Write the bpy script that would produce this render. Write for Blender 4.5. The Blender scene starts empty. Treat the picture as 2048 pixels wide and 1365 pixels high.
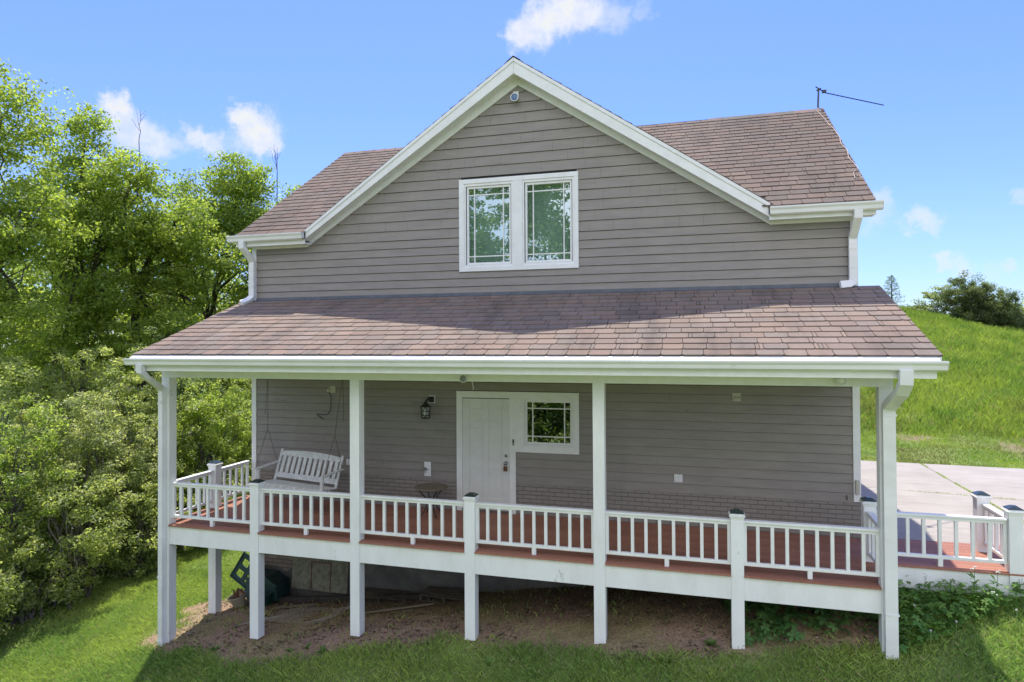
import bpy, math, random
import numpy as np
from mathutils import Vector, Matrix
random.seed(7); RNG = np.random.default_rng(7)
C = bpy.context.scene.collection
sc = bpy.context.scene

# ------------------------------------------------------------------ camera
YAW, PITCH, ROLL = 0.278, 0.014, -0.0055
fw = Vector((-math.sin(YAW)*math.cos(PITCH), math.cos(YAW)*math.cos(PITCH), math.sin(PITCH)))
r0 = Vector((math.cos(YAW), math.sin(YAW), 0)); u0 = r0.cross(fw)
rt = math.cos(ROLL)*r0 + math.sin(ROLL)*u0; up = math.cos(ROLL)*u0 - math.sin(ROLL)*r0
cd = bpy.data.cameras.new('camera'); cam = bpy.data.objects.new('camera', cd); C.objects.link(cam)
M = Matrix((rt, up, -fw)).transposed().to_4x4(); M.translation = (8.8757, -11.578, 3.1881)
cam.matrix_world = M
cd.sensor_width = 36; cd.lens = 36*1313.99/2048
cd.shift_x = -0.77/2048; cd.shift_y = -22.7/2048
cd.clip_start = .1; cd.clip_end = 2000
sc.camera = cam

# ------------------------------------------------------------------ light
SUN = Vector((-.12, .35, 1)).normalized()          # towards the sun, high behind the house
EL = math.asin(SUN.z); AZ = math.atan2(SUN.x, SUN.y)
w = bpy.data.worlds.new('World'); sc.world = w; w.use_nodes = True
nt = w.node_tree; nd = nt.nodes; lk = nt.links
bg = nd['Background']
sky = nd.new('ShaderNodeTexSky'); sky.sky_type = 'NISHITA'; sky.sun_disc = False
sky.sun_elevation = EL; sky.sun_rotation = AZ; sky.air_density = 1.0; sky.dust_density = .3; sky.ozone_density = 2.0
SKYS = .15
bg.inputs['Strength'].default_value = SKYS
tc = nd.new('ShaderNodeTexCoord')
def vmath(op, a, b=None):
    n = nd.new('ShaderNodeVectorMath'); n.operation = op
    for i, s in enumerate((a, b)):
        if s is None: continue
        if isinstance(s, tuple): n.inputs[i].default_value = s
        else: lk.new(s, n.inputs[i])
    return n
def smath(op, a, b=None, clamp=False):
    n = nd.new('ShaderNodeMath'); n.operation = op; n.use_clamp = clamp
    for i, s in enumerate((a, b)):
        if s is None: continue
        if isinstance(s, (int, float)): n.inputs[i].default_value = s
        else: lk.new(s, n.inputs[i])
    return n.outputs[0]
def wnoise(scale, detail, rough):
    n = nd.new('ShaderNodeTexNoise'); n.inputs['Scale'].default_value = scale; n.inputs['Detail'].default_value = detail
    n.inputs['Roughness'].default_value = rough; lk.new(tc.outputs['Generated'], n.inputs['Vector']); return n
n1 = wnoise(42, 6, .62)
off = vmath('SUBTRACT', n1.outputs['Color'], (.5, .5, .5)); off2 = vmath('SCALE', off.outputs[0]); off2.inputs['Scale'].default_value = .055
dirv = vmath('ADD', tc.outputs['Generated'], off2.outputs[0]).outputs[0]
CL = [(-0.2046,0.8765,0.4358,0.0342,1),(-0.1731,0.8773,0.4477,0.0342,1),(-0.1400,0.8848,0.4445,0.0274,.9),(-0.2366,0.8757,0.4210,0.0244,.9),(-0.1085,0.8929,0.4370,0.0259,.45),(-0.0704,0.8941,0.4424,0.0137,.3),(-0.5810,0.7621,0.2858,0.0350,1),(-0.5887,0.7514,0.2981,0.0228,1),(-0.5731,0.7729,0.2724,0.0213,.7),(-0.6998,0.6516,0.2927,0.0198,1),(-0.7005,0.6612,0.2687,0.0304,.7),(-0.6807,0.6845,0.2610,0.0274,.8),(-0.6629,0.7032,0.2570,0.0190,.5),(-0.6387,0.7206,0.2698,0.0198,.8),(-0.6238,0.7356,0.2641,0.0198,.7),(0.2203,0.9615,0.1643,0.0289,.4),(0.2336,0.9545,0.1851,0.0152,.35),(0.2748,0.9490,0.1544,0.0173,.6),(0.2619,0.9542,0.1444,0.0147,.4),(0.2880,0.9468,0.1437,0.0137,.4),(0.3008,0.9489,0.0958,0.0122,.6),(0.3183,0.9442,0.0846,0.0147,.5),(0.3591,0.9291,0.0883,0.0104,.4),(0.3685,0.9149,0.1650,0.0117,.4),(0.3432,0.9357,0.0816,0.0130,.2),
      (0.75,-0.5,0.43,.32,.8),(-0.75,-0.5,0.43,.34,.8),(0.1,-0.88,0.45,.55,.9),(-.2,-.6,.77,.3,.8)]  # last group: bright unseen clouds behind the camera, added as fill for the shaded front
n2 = wnoise(70, 5, .6)
fl = smath('ADD', smath('MULTIPLY', n2.outputs['Fac'], .9), .5, True)
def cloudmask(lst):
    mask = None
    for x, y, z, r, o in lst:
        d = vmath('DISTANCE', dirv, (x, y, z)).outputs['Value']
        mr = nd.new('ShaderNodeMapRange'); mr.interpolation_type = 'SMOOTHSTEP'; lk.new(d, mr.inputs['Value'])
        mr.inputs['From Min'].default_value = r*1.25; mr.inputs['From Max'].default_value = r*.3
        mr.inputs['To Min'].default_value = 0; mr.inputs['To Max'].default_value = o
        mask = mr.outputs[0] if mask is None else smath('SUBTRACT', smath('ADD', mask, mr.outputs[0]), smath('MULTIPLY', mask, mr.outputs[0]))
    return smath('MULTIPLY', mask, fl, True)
sep = nd.new('ShaderNodeSeparateXYZ'); lk.new(tc.outputs['Generated'], sep.inputs[0])
hr = nd.new('ShaderNodeValToRGB'); lk.new(sep.outputs[2], hr.inputs[0])
hr.color_ramp.elements[0].position = 0; hr.color_ramp.elements[0].color = (.30, .36, .50, 1)
hr.color_ramp.elements[1].position = .45; hr.color_ramp.elements[1].color = (.37, .43, .80, 1)
e_ = hr.color_ramp.elements.new(.16); e_.color = (.34, .395, .62, 1)
tint = nd.new('ShaderNodeMix'); tint.data_type = 'RGBA'; tint.blend_type = 'MULTIPLY'; tint.inputs[0].default_value = 1
lk.new(sky.outputs[0], tint.inputs[6]); lk.new(hr.outputs[0], tint.inputs[7])
cur = tint.outputs[2]
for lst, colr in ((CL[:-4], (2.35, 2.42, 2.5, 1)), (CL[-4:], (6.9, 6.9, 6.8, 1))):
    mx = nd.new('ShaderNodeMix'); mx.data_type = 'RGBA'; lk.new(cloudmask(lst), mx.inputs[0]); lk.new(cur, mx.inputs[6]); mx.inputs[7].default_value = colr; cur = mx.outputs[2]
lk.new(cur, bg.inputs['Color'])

sd = bpy.data.lights.new('sun', 'SUN'); sd.energy = 2.7; sd.angle = math.radians(.5); sd.color = (1, .95, .87)
so = bpy.data.objects.new('sun', sd); C.objects.link(so); so.rotation_euler = SUN.to_track_quat('Z', 'Y').to_euler(); so.location = (0, 20, 30)
sc.view_settings.view_transform = 'Standard'; sc.view_settings.look = 'None'; sc.view_settings.gamma = 1
sc.view_settings.exposure = 1.32
sc.cycles.max_bounces = 8; sc.cycles.diffuse_bounces = 4; sc.cycles.transparent_max_bounces = 8

# ------------------------------------------------------------------ numpy noise
def _h(ix, iy, s):
    n = (ix*374761393 + iy*668265263 + s*974634777) & 0x7fffffff
    n = ((n ^ (n >> 13))*1274126177) & 0x7fffffff
    return ((n ^ (n >> 16)) & 0xffff)/65535.
def vn(x, y, s=0):
    x = np.asarray(x, float); y = np.asarray(y, float)
    ix = np.floor(x).astype(np.int64); iy = np.floor(y).astype(np.int64); fx = x-ix; fy = y-iy
    fx = fx*fx*(3-2*fx); fy = fy*fy*(3-2*fy)
    return (_h(ix,iy,s)*(1-fx)+_h(ix+1,iy,s)*fx)*(1-fy)+(_h(ix,iy+1,s)*(1-fx)+_h(ix+1,iy+1,s)*fx)*fy
def fbm(x, y, s=0, o=4):
    t = 0; a = .5
    for i in range(o): t = t+a*vn(x*2**i, y*2**i, s+i); a *= .5
    return t/(1-.5**o)
def ss(a, b, x): t = np.clip((x-a)/(b-a), 0, 1); return t*t*(3-2*t)

# ------------------------------------------------------------------ materials
def mat(name, col, rough=.6, var=.0, scale=6., bump=0., bscale=60., metal=0., spec=.5, dark=None, stretch=None):
    m = bpy.data.materials.new(name); m.use_nodes = True; t = m.node_tree; N = t.nodes; L = t.links
    p = N['Principled BSDF']; p.inputs['Roughness'].default_value = rough; p.inputs['Metallic'].default_value = metal
    p.inputs['Specular IOR Level'].default_value = spec
    g = N.new('ShaderNodeNewGeometry')
    pos = g.outputs['Position']
    if stretch:
        mp = N.new('ShaderNodeMapping'); mp.inputs['Scale'].default_value = stretch; L.new(pos, mp.inputs[0]); pos = mp.outputs[0]
    n = N.new('ShaderNodeTexNoise'); n.inputs['Scale'].default_value = scale; n.inputs['Detail'].default_value = 6; n.inputs['Roughness'].default_value = .65
    L.new(pos, n.inputs['Vector'])
    r = N.new('ShaderNodeValToRGB'); d = dark or tuple(c*(1-var) for c in col)
    r.color_ramp.elements[0].position = .3; r.color_ramp.elements[1].position = .62
    r.color_ramp.elements[0].color = (*d, 1); r.color_ramp.elements[1].color = (*col, 1)
    L.new(n.outputs['Fac'], r.inputs[0]); L.new(r.outputs[0], p.inputs['Base Color'])
    if bump:
        b = N.new('ShaderNodeBump'); b.inputs['Distance'].default_value = bump; b.inputs['Strength'].default_value = 1
        n2 = N.new('ShaderNodeTexNoise'); n2.inputs['Scale'].default_value = bscale; n2.inputs['Detail'].default_value = 4
        L.new(pos, n2.inputs['Vector']); L.new(n2.outputs['Fac'], b.inputs['Height']); L.new(b.outputs[0], p.inputs['Normal'])
    return m
def attr_mat(name, rough=.7, trans=0., tcol=(1, 1, 1), noise=.0, nscale=200., spec=.3, bump=0.):
    m = bpy.data.materials.new(name); m.use_nodes = True; t = m.node_tree; N = t.nodes; L = t.links
    p = N['Principled BSDF']; p.inputs['Roughness'].default_value = rough; p.inputs['Specular IOR Level'].default_value = spec
    a = N.new('ShaderNodeAttribute'); a.attribute_name = 'Col'; col = a.outputs['Color']
    g = N.new('ShaderNodeNewGeometry')
    if noise:
        n = N.new('ShaderNodeTexNoise'); n.inputs['Scale'].default_value = nscale; n.inputs['Detail'].default_value = 3; L.new(g.outputs['Position'], n.inputs['Vector'])
        mr = N.new('ShaderNodeMapRange'); mr.inputs['From Min'].default_value = .25; mr.inputs['From Max'].default_value = .75
        mr.inputs['To Min'].default_value = 1-noise; mr.inputs['To Max'].default_value = 1+noise; L.new(n.outputs['Fac'], mr.inputs[0])
        v = N.new('ShaderNodeVectorMath'); v.operation = 'SCALE'; L.new(col, v.inputs[0]); L.new(mr.outputs[0], v.inputs['Scale']); col = v.outputs[0]
        if bump:
            b = N.new('ShaderNodeBump'); b.inputs['Distance'].default_value = bump; L.new(n.outputs['Fac'], b.inputs['Height']); L.new(b.outputs[0], p.inputs['Normal'])
    L.new(col, p.inputs['Base Color'])
    if trans:
        tr = N.new('ShaderNodeBsdfTranslucent'); v2 = N.new('ShaderNodeMix'); v2.data_type = 'RGBA'; v2.blend_type = 'MULTIPLY'; v2.inputs[0].default_value = 1
        L.new(col, v2.inputs[6]); v2.inputs[7].default_value = (*tcol, 1); L.new(v2.outputs[2], tr.inputs[0])
        ms = N.new('ShaderNodeMixShader'); ms.inputs[0].default_value = trans
        L.new(p.outputs[0], ms.inputs[1]); L.new(tr.outputs[0], ms.inputs[2]); L.new(ms.outputs[0], N['Material Output'].inputs['Surface'])
    return m
WHITE = mat('white_paint', (.83, .83, .82), .5, dark=(.75, .75, .73), scale=5, bump=.0015, bscale=90)
POSTW = mat('weathered_white_paint', (.84, .84, .84), .55, dark=(.75, .75, .73), scale=4, bump=.002, bscale=60, stretch=(1, 1, .35))
GUTW = mat('white_gutter_metal', (.80, .80, .80), .38, dark=(.70, .70, .69), scale=3, stretch=(.4, 1, 1))
SIDE = mat('taupe_siding', (.285, .257, .230), .6, dark=(.236, .213, .191), scale=7, bump=.002, bscale=45, stretch=(.25, 1, 1.6))
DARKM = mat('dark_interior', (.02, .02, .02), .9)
CURT = mat('pale_curtain', (.74, .79, .73), .8, dark=(.60, .66, .60), scale=2, stretch=(6, 1, .3))
DOORW = mat('door_paint', (.74, .74, .71), .4, dark=(.68, .68, .65), scale=5)
CONC = mat('foundation_concrete', (.20, .185, .16), .9, dark=(.10, .095, .08), scale=2.5, bump=.01, bscale=30)
DECKM = attr_mat('red_deck_boards', .65, noise=.22, nscale=40, bump=.002)
SHING = attr_mat('asphalt_shingles', .92, noise=.28, nscale=260, bump=.003, spec=.2)
BLACK = mat('black_metal', (.02, .02, .02), .45)
STEEL = mat('brushed_steel', (.35, .34, .32), .35, metal=.9, var=.2)
RUST = mat('rusty_brown', (.20, .09, .05), .8, dark=(.10, .05, .03), scale=20)
LEADF = mat('grey_flashing', (.12, .13, .15), .6, var=.3)
BEIGE = mat('beige_plastic', (.50, .48, .40), .5, var=.1)
CAPG = mat('solar_cap_plastic', (.035, .05, .05), .22, var=.4, scale=30)
BARK = mat('grey_bark', (.085, .07, .055), .9, dark=(.035, .03, .024), scale=6, bump=.03, bscale=14, stretch=(1, 1, .25))
TWIG = mat('bare_twig', (.14, .125, .11), .9, var=.3)
LEAF = attr_mat('tree_leaf', .45, trans=.62, tcol=(1.5, 1.5, .8), spec=.5)
GRASSM = attr_mat('grass_blade', .6, trans=.4, tcol=(1.25, 1.3, .8), spec=.3)
def wear(m, scale, thr, col, stretch=(1, 1, .4), wd=.06, top=1.):
    N = m.node_tree.nodes; L = m.node_tree.links; p = N['Principled BSDF']; src = p.inputs['Base Color'].links[0].from_socket
    g = N.new('ShaderNodeNewGeometry'); mp = N.new('ShaderNodeMapping'); mp.inputs['Scale'].default_value = stretch; L.new(g.outputs['Position'], mp.inputs[0])
    n = N.new('ShaderNodeTexNoise'); n.inputs['Scale'].default_value = scale; n.inputs['Detail'].default_value = 7; n.inputs['Roughness'].default_value = .7; L.new(mp.outputs[0], n.inputs['Vector'])
    r = N.new('ShaderNodeMapRange'); r.inputs['From Min'].default_value = thr; r.inputs['From Max'].default_value = thr+wd; r.inputs['To Max'].default_value = top; L.new(n.outputs['Fac'], r.inputs[0])
    x = N.new('ShaderNodeMix'); x.data_type = 'RGBA'; L.new(r.outputs[0], x.inputs[0]); L.new(src, x.inputs[6]); x.inputs[7].default_value = (*col, 1); L.new(x.outputs[2], p.inputs['Base Color'])
wear(POSTW, 3.5, .66, (.45, .42, .36)); wear(WHITE, 5, .69, (.50, .48, .42)); wear(SIDE, 2.2, .64, (.20, .185, .165), (.3, 1, 2)); wear(GUTW, 4, .66, (.48, .48, .44), (.3, 1, 1))
wear(SHING, 1.0, .50, (.075, .066, .062), (1.5, .3, .2), .2, .55); wear(DECKM, 3, .5, (.30, .17, .125), (.4, 2.5, 1), .2, .5); wear(SIDE, 1.2, .52, (.235, .212, .188), (2.5, 1, .35), .2, .6)
def glass(name, refl, tint):
    m = bpy.data.materials.new(name); m.use_nodes = True; N = m.node_tree.nodes; L = m.node_tree.links
    g = N.new('ShaderNodeBsdfGlossy'); g.inputs['Roughness'].default_value = .01; t = N.new('ShaderNodeBsdfTransparent'); t.inputs[0].default_value = (*tint, 1)
    g.inputs['Color'].default_value = (.95, .97, .97, 1)
    ge = N.new('ShaderNodeNewGeometry'); no = N.new('ShaderNodeTexNoise'); no.inputs['Scale'].default_value = 1.6; no.inputs['Detail'].default_value = 1; L.new(ge.outputs['Position'], no.inputs['Vector'])
    b = N.new('ShaderNodeBump'); b.inputs['Distance'].default_value = .003; b.inputs['Strength'].default_value = .6; L.new(no.outputs['Fac'], b.inputs['Height']); L.new(b.outputs[0], g.inputs['Normal'])
    ms = N.new('ShaderNodeMixShader'); ms.inputs[0].default_value = refl; L.new(t.outputs[0], ms.inputs[1]); L.new(g.outputs[0], ms.inputs[2])
    L.new(ms.outputs[0], N['Material Output'].inputs['Surface']); return m
GLASS = glass('window_glass', .30, (.84, .93, .88)); GLASS2 = glass('door_window_glass', .45, (.6, .65, .6)); CLEAR = glass('lantern_glass', .12, (.95, .95, .95))
def brick_mat():
    m = bpy.data.materials.new('painted_brick'); m.use_nodes = True; N = m.node_tree.nodes; L = m.node_tree.links; p = N['Principled BSDF']
    g = N.new('ShaderNodeNewGeometry'); s = N.new('ShaderNodeSeparateXYZ'); L.new(g.outputs['Position'], s.inputs[0])
    ad = N.new('ShaderNodeMath'); ad.operation = 'ADD'; L.new(s.outputs[0], ad.inputs[0]); L.new(s.outputs[1], ad.inputs[1])
    c = N.new('ShaderNodeCombineXYZ'); L.new(ad.outputs[0], c.inputs[0]); L.new(s.outputs[2], c.inputs[1])
    b = N.new('ShaderNodeTexBrick'); L.new(c.outputs[0], b.inputs['Vector']); b.inputs['Scale'].default_value = 1
    b.inputs['Brick Width'].default_value = .235; b.inputs['Row Height'].default_value = .072; b.inputs['Mortar Size'].default_value = .006; b.inputs['Mortar Smooth'].default_value = .3
    b.inputs['Color1'].default_value = (.275, .248, .222, 1); b.inputs['Color2'].default_value = (.25, .225, .202, 1); b.inputs['Mortar'].default_value = (.16, .145, .13, 1)
    L.new(b.outputs['Color'], p.inputs['Base Color']); p.inputs['Roughness'].default_value = .7
    n = N.new('ShaderNodeTexNoise'); n.inputs['Scale'].default_value = 45; n.inputs['Detail'].default_value = 4; L.new(g.outputs['Position'], n.inputs['Vector'])
    mm = N.new('ShaderNodeMath'); mm.operation = 'MULTIPLY_ADD'; L.new(b.outputs['Fac'], mm.inputs[0]); mm.inputs[1].default_value = -1.2; L.new(n.outputs['Fac'], mm.inputs[2])
    bu = N.new('ShaderNodeBump'); bu.inputs['Distance'].default_value = .008; L.new(mm.outputs[0], bu.inputs['Height']); L.new(bu.outputs[0], p.inputs['Normal'])
    return m
BRICK = brick_mat()

# ------------------------------------------------------------------ mesh builder
class MB:
    def __init__(s): s.v = []; s.f = []; s.c = []
    def add(s, vs, fs, col=None):
        b = len(s.v); s.v += [tuple(v) for v in vs]; s.f += [tuple(i+b for i in f) for f in fs]
        s.c += [col or (1, 1, 1)]*len(vs)
        return s
    def box(s, x0, x1, y0, y1, z0, z1, col=None):
        return s.add([(x0,y0,z0),(x1,y0,z0),(x1,y1,z0),(x0,y1,z0),(x0,y0,z1),(x1,y0,z1),(x1,y1,z1),(x0,y1,z1)],
            [(0,3,2,1),(4,5,6,7),(0,1,5,4),(1,2,6,5),(2,3,7,6),(3,0,4,7)], col)
    def beam(s, a, b, wd, ht, upv=(0,0,1), col=None):
        a = Vector(a); b = Vector(b); d = (b-a).normalized(); u = Vector(upv); sd_ = d.cross(u)
        if sd_.length < 1e-4: sd_ = d.cross(Vector((1,0,0)))
        sd_.normalize(); u = sd_.cross(d)
        vs = [p+sd_*i*wd/2+u*j*ht/2 for p in (a, b) for i, j in ((-1,-1),(1,-1),(1,1),(-1,1))]
        return s.add(vs, [(0,3,2,1),(4,5,6,7),(0,1,5,4),(1,2,6,5),(2,3,7,6),(3,0,4,7)][:2]+[(0,1,5,4),(1,2,6,5),(2,3,7,6),(3,0,4,7)], col)
    def prism(s, poly, y0, y1, col=None):          # polygon in xz extruded along y
        n = len(poly); vs = [(x, y0, z) for x, z in poly]+[(x, y1, z) for x, z in poly]
        return s.add(vs, [tuple(range(n)), tuple(range(2*n-1, n-1, -1))]+[(i, i+n, (i+1)%n+n, (i+1)%n) for i in range(n)], col)
    def prismx(s, poly, x0, x1, col=None):         # polygon in yz extruded along x
        n = len(poly); vs = [(x0, y, z) for y, z in poly]+[(x1, y, z) for y, z in poly]
        return s.add(vs, [tuple(range(n-1, -1, -1)), tuple(range(n, 2*n))]+[((i+1)%n, (i+1)%n+n, i+n, i) for i in range(n)], col)
    def tube(s, pts, rs, n=8, cap=True, sq=None, col=None):
        pts = [Vector(p) for p in pts]
        if isinstance(rs, (int, float)): rs = [rs]*len(pts)
        rings = []; prev = None
        for i, p in enumerate(pts):
            d = (pts[min(i+1, len(pts)-1)]-pts[max(i-1, 0)]).normalized()
            if prev is None:
                u = d.cross(Vector((1, 0, 0))) if sq else d.orthogonal()
                if u.length < 1e-4: u = d.orthogonal()
            else: u = prev-d*prev.dot(d)
            u.normalize(); prev = u; wv = d.cross(u)
            if sq:
                k = 1
                if 0 < i < len(pts)-1:
                    a = (p-pts[i-1]).normalized().dot((pts[i+1]-p).normalized()); k = 1/max(.6, math.sqrt((1+a)/2))
                rings.append([p+u*a_*sq[1]/2*k+wv*b_*sq[0]/2 for a_, b_ in ((-1,-1),(1,-1),(1,1),(-1,1))])
            else: rings.append([p+(u*math.cos(t)+wv*math.sin(t))*rs[i] for t in [2*math.pi*j/n for j in range(n)]])
        m = len(rings[0]); vs = [v for r in rings for v in r]; fs = []
        for i in range(len(rings)-1):
            for j in range(m): fs.append((i*m+j, i*m+(j+1)%m, (i+1)*m+(j+1)%m, (i+1)*m+j))
        if cap: fs += [tuple(range(m-1, -1, -1)), tuple(range((len(rings)-1)*m, len(rings)*m))]
        return s.add(vs, fs, col)
    def lathe(s, prof, n=24, c=(0,0,0), axis='z', col=None):
        vs = []; fs = []
        for r, h in prof:
            for j in range(n):
                t = 2*math.pi*j/n; a, b = r*math.cos(t), r*math.sin(t)
                vs.append((c[0]+a, c[1]+b, c[2]+h) if axis == 'z' else (c[0]+a, c[1]+h, c[2]+b))
        for i in range(len(prof)-1):
            for j in range(n): fs.append((i*n+j, i*n+(j+1)%n, (i+1)*n+(j+1)%n, (i+1)*n+j))
        if prof[0][0] > 1e-4: fs.append(tuple(range(n-1, -1, -1)))
        if prof[-1][0] > 1e-4: fs.append(tuple(range((len(prof)-1)*n, len(prof)*n)))
        return s.add(vs, fs, col)
    def build(s, name, m, parent=None, bevel=0, smooth=False, loc=None):
        me = bpy.data.meshes.new(name); vs = s.v
        if loc: vs = [(v[0]-loc[0], v[1]-loc[1], v[2]-loc[2]) for v in vs]
        me.from_pydata(vs, [], s.f); me.validate()
        if any(c != (1, 1, 1) for c in s.c[:50000:7]) and len(me.vertices) == len(s.c):
            a = me.color_attributes.new('Col', 'FLOAT_COLOR', 'POINT')
            a.data.foreach_set('color', np.array([(*c, 1) for c in s.c], 'f').ravel())
        import bmesh
        bm = bmesh.new(); bm.from_mesh(me); bmesh.ops.recalc_face_normals(bm, faces=bm.faces)
        bm.to_mesh(me); bm.free()
        if smooth: me.polygons.foreach_set('use_smooth', [True]*len(me.polygons))
        me.materials.append(m)
        o = bpy.data.objects.new(name, me); C.objects.link(o)
        if loc: o.location = loc
        if parent: o.parent = parent
        if bevel:
            b = o.modifiers.new('bevel', 'BEVEL'); b.width = bevel; b.segments = 2; b.limit_method = 'ANGLE'; b.angle_limit = math.radians(40); b.harden_normals = False
        return o
def tag(o, label=None, cat=None, group=None, kind=None):
    if label: o['label'] = label
    if cat: o['category'] = cat
    if group: o['group'] = group
    if kind: o['kind'] = kind
    return o
def thing(name, loc, label, cat, group=None, rz=0):
    o = bpy.data.objects.new(name, None); C.objects.link(o); o.location = loc; o.rotation_euler = (0, 0, rz); o.empty_display_size = .2
    return tag(o, label, cat, group)
def npmesh(name, V, F, col, m, parent=None, loc=(0, 0, 0)):
    """V (n,3), F (k,4 or 3), col (n,3)"""
    me = bpy.data.meshes.new(name); nv = len(V); nf, k = F.shape
    me.vertices.add(nv); me.vertices.foreach_set('co', np.ascontiguousarray(V, 'f').ravel())
    me.loops.add(nf*k); me.loops.foreach_set('vertex_index', np.ascontiguousarray(F, 'i').ravel())
    me.polygons.add(nf); me.polygons.foreach_set('loop_start', np.arange(0, nf*k, k, dtype='i')); me.polygons.foreach_set('loop_total', np.full(nf, k, 'i'))
    me.update(calc_edges=True)
    if col is not None:
        a = me.color_attributes.new('Col', 'FLOAT_COLOR', 'POINT'); a.data.foreach_set('color', np.concatenate([col, np.ones((nv, 1))], 1).astype('f').ravel())
    me.materials.append(m); o = bpy.data.objects.new(name, me); C.objects.link(o); o.location = loc
    if parent: o.parent = parent
    return o

# ------------------------------------------------------------------ terrain
CP = np.array([(-.1,-2.2,-2.03),(1.7,-2.2,-1.79),(3.6,-2.2,-1.53),(5.4,-2.2,-1.35),(7.4,-2.2,-1.15),(9.3,-2.2,-.98),(11.1,-2.2,-.83),
 (0,-1,-2.0),(1.1,0,-1.97),(4,0,-1.68),(6.7,0,-1.22),(9,0,-.85),(11.2,0,-.48),(12,-1.25,-.38),(13.5,-1.25,-.36),(13.2,-2.2,-.78),(15,-1.5,-.5),
 (12,-3.2,-1.2),(9,-3.2,-1.4),(6,-3.2,-1.8),(3,-3.2,-2.05),(0,-3.2,-2.38),(-3,-3,-2.6),(-3.7,-1,-2.3),(-3.7,1.3,-2.2),(-3.5,2.7,-2.1),(-1.5,1.3,-2.05),
 (-2.5,5,-2),(-8,5,-2),(-8,0,-2.4),(-15,5,-1.5),(-10,15,-1.3),(6,-9,-3.2),(5,-20,-5.2),(-6,-20,-5.8),(16,-20,-4.6),(5,-30,-6.5),(-8,-30,-7),(15,-8,-2.6),(-5,-9,-3.9),(-14,-6,-3.4),
 (12,1,-.2),(16,1,-.2),(12,4,-.2),(16,4,-.2),(12,7.4,-.17),(16,7.2,-.17),(21,7,-.17),(21,2,-.25),(8,10,-.2),(2,10,-.9),(24,-4,-1.2),
 (13,9.5,-.02),(17,9.5,-.02),(22,9.5,-.05),(13.9,11.9,.15),(18,11.5,.1),(24,11,.0),
 (15,16,1.35),(20,16,1.2),(26,16,.8),(17,22,3.05),(23,21,2.4),(29,20,1.6),(19.4,28,4.55),(24,26.5,3.35),(12,28,4.9),(31,25,2.0),(20,36,4.4),(12,38,4.7),(28,34,2.6),(5,20,2.0),(5,32,4.2),(38,22,1.),(36,34,1.2)], float)
def _phi(r): return r*r*np.log(r+1e-9)
_P = CP[:, :2]; _n = len(_P); _K = _phi(np.linalg.norm(_P[:, None]-_P[None], axis=2))+np.eye(_n)*.15
_A = np.zeros((_n+3, _n+3)); _A[:_n, :_n] = _K; _A[:_n, _n] = 1; _A[:_n, _n+1:] = _P; _A[_n, :_n] = 1; _A[_n+1:, :_n] = _P.T
_W = np.linalg.solve(_A, np.concatenate([CP[:, 2], np.zeros(3)]))
def zt(x, y):
    x = np.asarray(x, float); y = np.asarray(y, float); sh = x.shape; q = np.stack([x.ravel(), y.ravel()], 1); out = np.empty(len(q))
    for i in range(0, len(q), 20000):
        qq = q[i:i+20000]; r = np.linalg.norm(qq[:, None]-_P[None], axis=2)
        out[i:i+20000] = _phi(r)@_W[:_n]+_W[_n]+qq@_W[_n+1:]
    out = out.reshape(sh)
    d = np.hypot(x-8, y-14); far = -2.5+2*fbm(x/60, y/60, 5, 2)-4.5*ss(-8, -28, y)
    t = ss(26, 46, d); z = out*(1-t)+far*t
    rough = ss(9, 14, y)*.08+.02
    return z+(fbm(x*1.3, y*1.3, 3, 3)-.5)*rough*2*ss(0, 1, np.minimum(1, 1))
def dirt(x, y):
    x = np.asarray(x, float); y = np.asarray(y, float)
    n = (fbm(x*1.1, y*1.1, 11, 4)-.5)*1.1; n2 = (fbm(x*3, y*3, 17, 3)-.5)*.5
    front = -2.42-.13*np.sin(x*.9)-.12*ss(5, 8, x)*-1.6+.0*x
    d = np.minimum(y-front+n*.45+n2*.5, 99)
    left = x+.75+n+n2+np.where(y > -.6, -(y+.6)*.35, 0)
    right = 11.35-x+n2
    m = ss(-.12, .14, d)*ss(-.15, .3, left)*ss(-.1, .2, right)*ss(8.5, 8, y)
    return m
def drive(x, y): return ss(11.0, 11.4, x)*ss(.0, .2, y)*ss(7.75, 7.5, y+.066*(x-12.9))
def seq(segs):
    o = []
    for a, b, s in segs: o.append(np.arange(a, b, s))
    return np.concatenate(o)
gx = seq([(-400,-60,34),(-60,-20,4),(-20,-6,.5),(-6,14.5,.1),(14.5,34,.35),(34,60,2),(60,430,34)])
gy = seq([(-400,-60,34),(-60,-12,4),(-12,-4.2,.5),(-4.2,2.6,.1),(2.6,10,.25),(10,34,.35),(34,60,2),(60,430,34)])
X, Y = np.meshgrid(gx, gy); Z = zt(X, Y); dm = dirt(X, Y)
Z = Z-(1-ss(.0,.12,np.abs(drive(X,Y)-1)))*.02 + dm*(fbm(X*6, Y*6, 23, 3)-.5)*.06
V = np.stack([X.ravel(), Y.ravel(), Z.ravel()], 1); nx = len(gx); ny = len(gy)
idx = np.arange(nx*ny).reshape(ny, nx); Fq = np.stack([idx[:-1,:-1].ravel(), idx[:-1,1:].ravel(), idx[1:,1:].ravel(), idx[1:,:-1].ravel()], 1)
moss = ss(.45, .65, fbm(X*.9, Y*1.6, 31, 4))
dc = np.array((.27, .185, .125))[None, None]*(1-moss[..., None]*.8)+np.array((.24, .195, .095))[None, None]*moss[..., None]*.8
dc = dc*(.78+.45*fbm(X*8, Y*8, 37, 3))[..., None]
gc = np.array((.17, .22, .065))[None, None]*(.7+.6*fbm(X*1.5, Y*1.5, 41, 3))[..., None]
bare = ss(.62, .7, fbm(X*.8, Y*.8, 47, 4))*ss(8.5, 10.5, Y)*ss(14.5, 12, Y)
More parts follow.
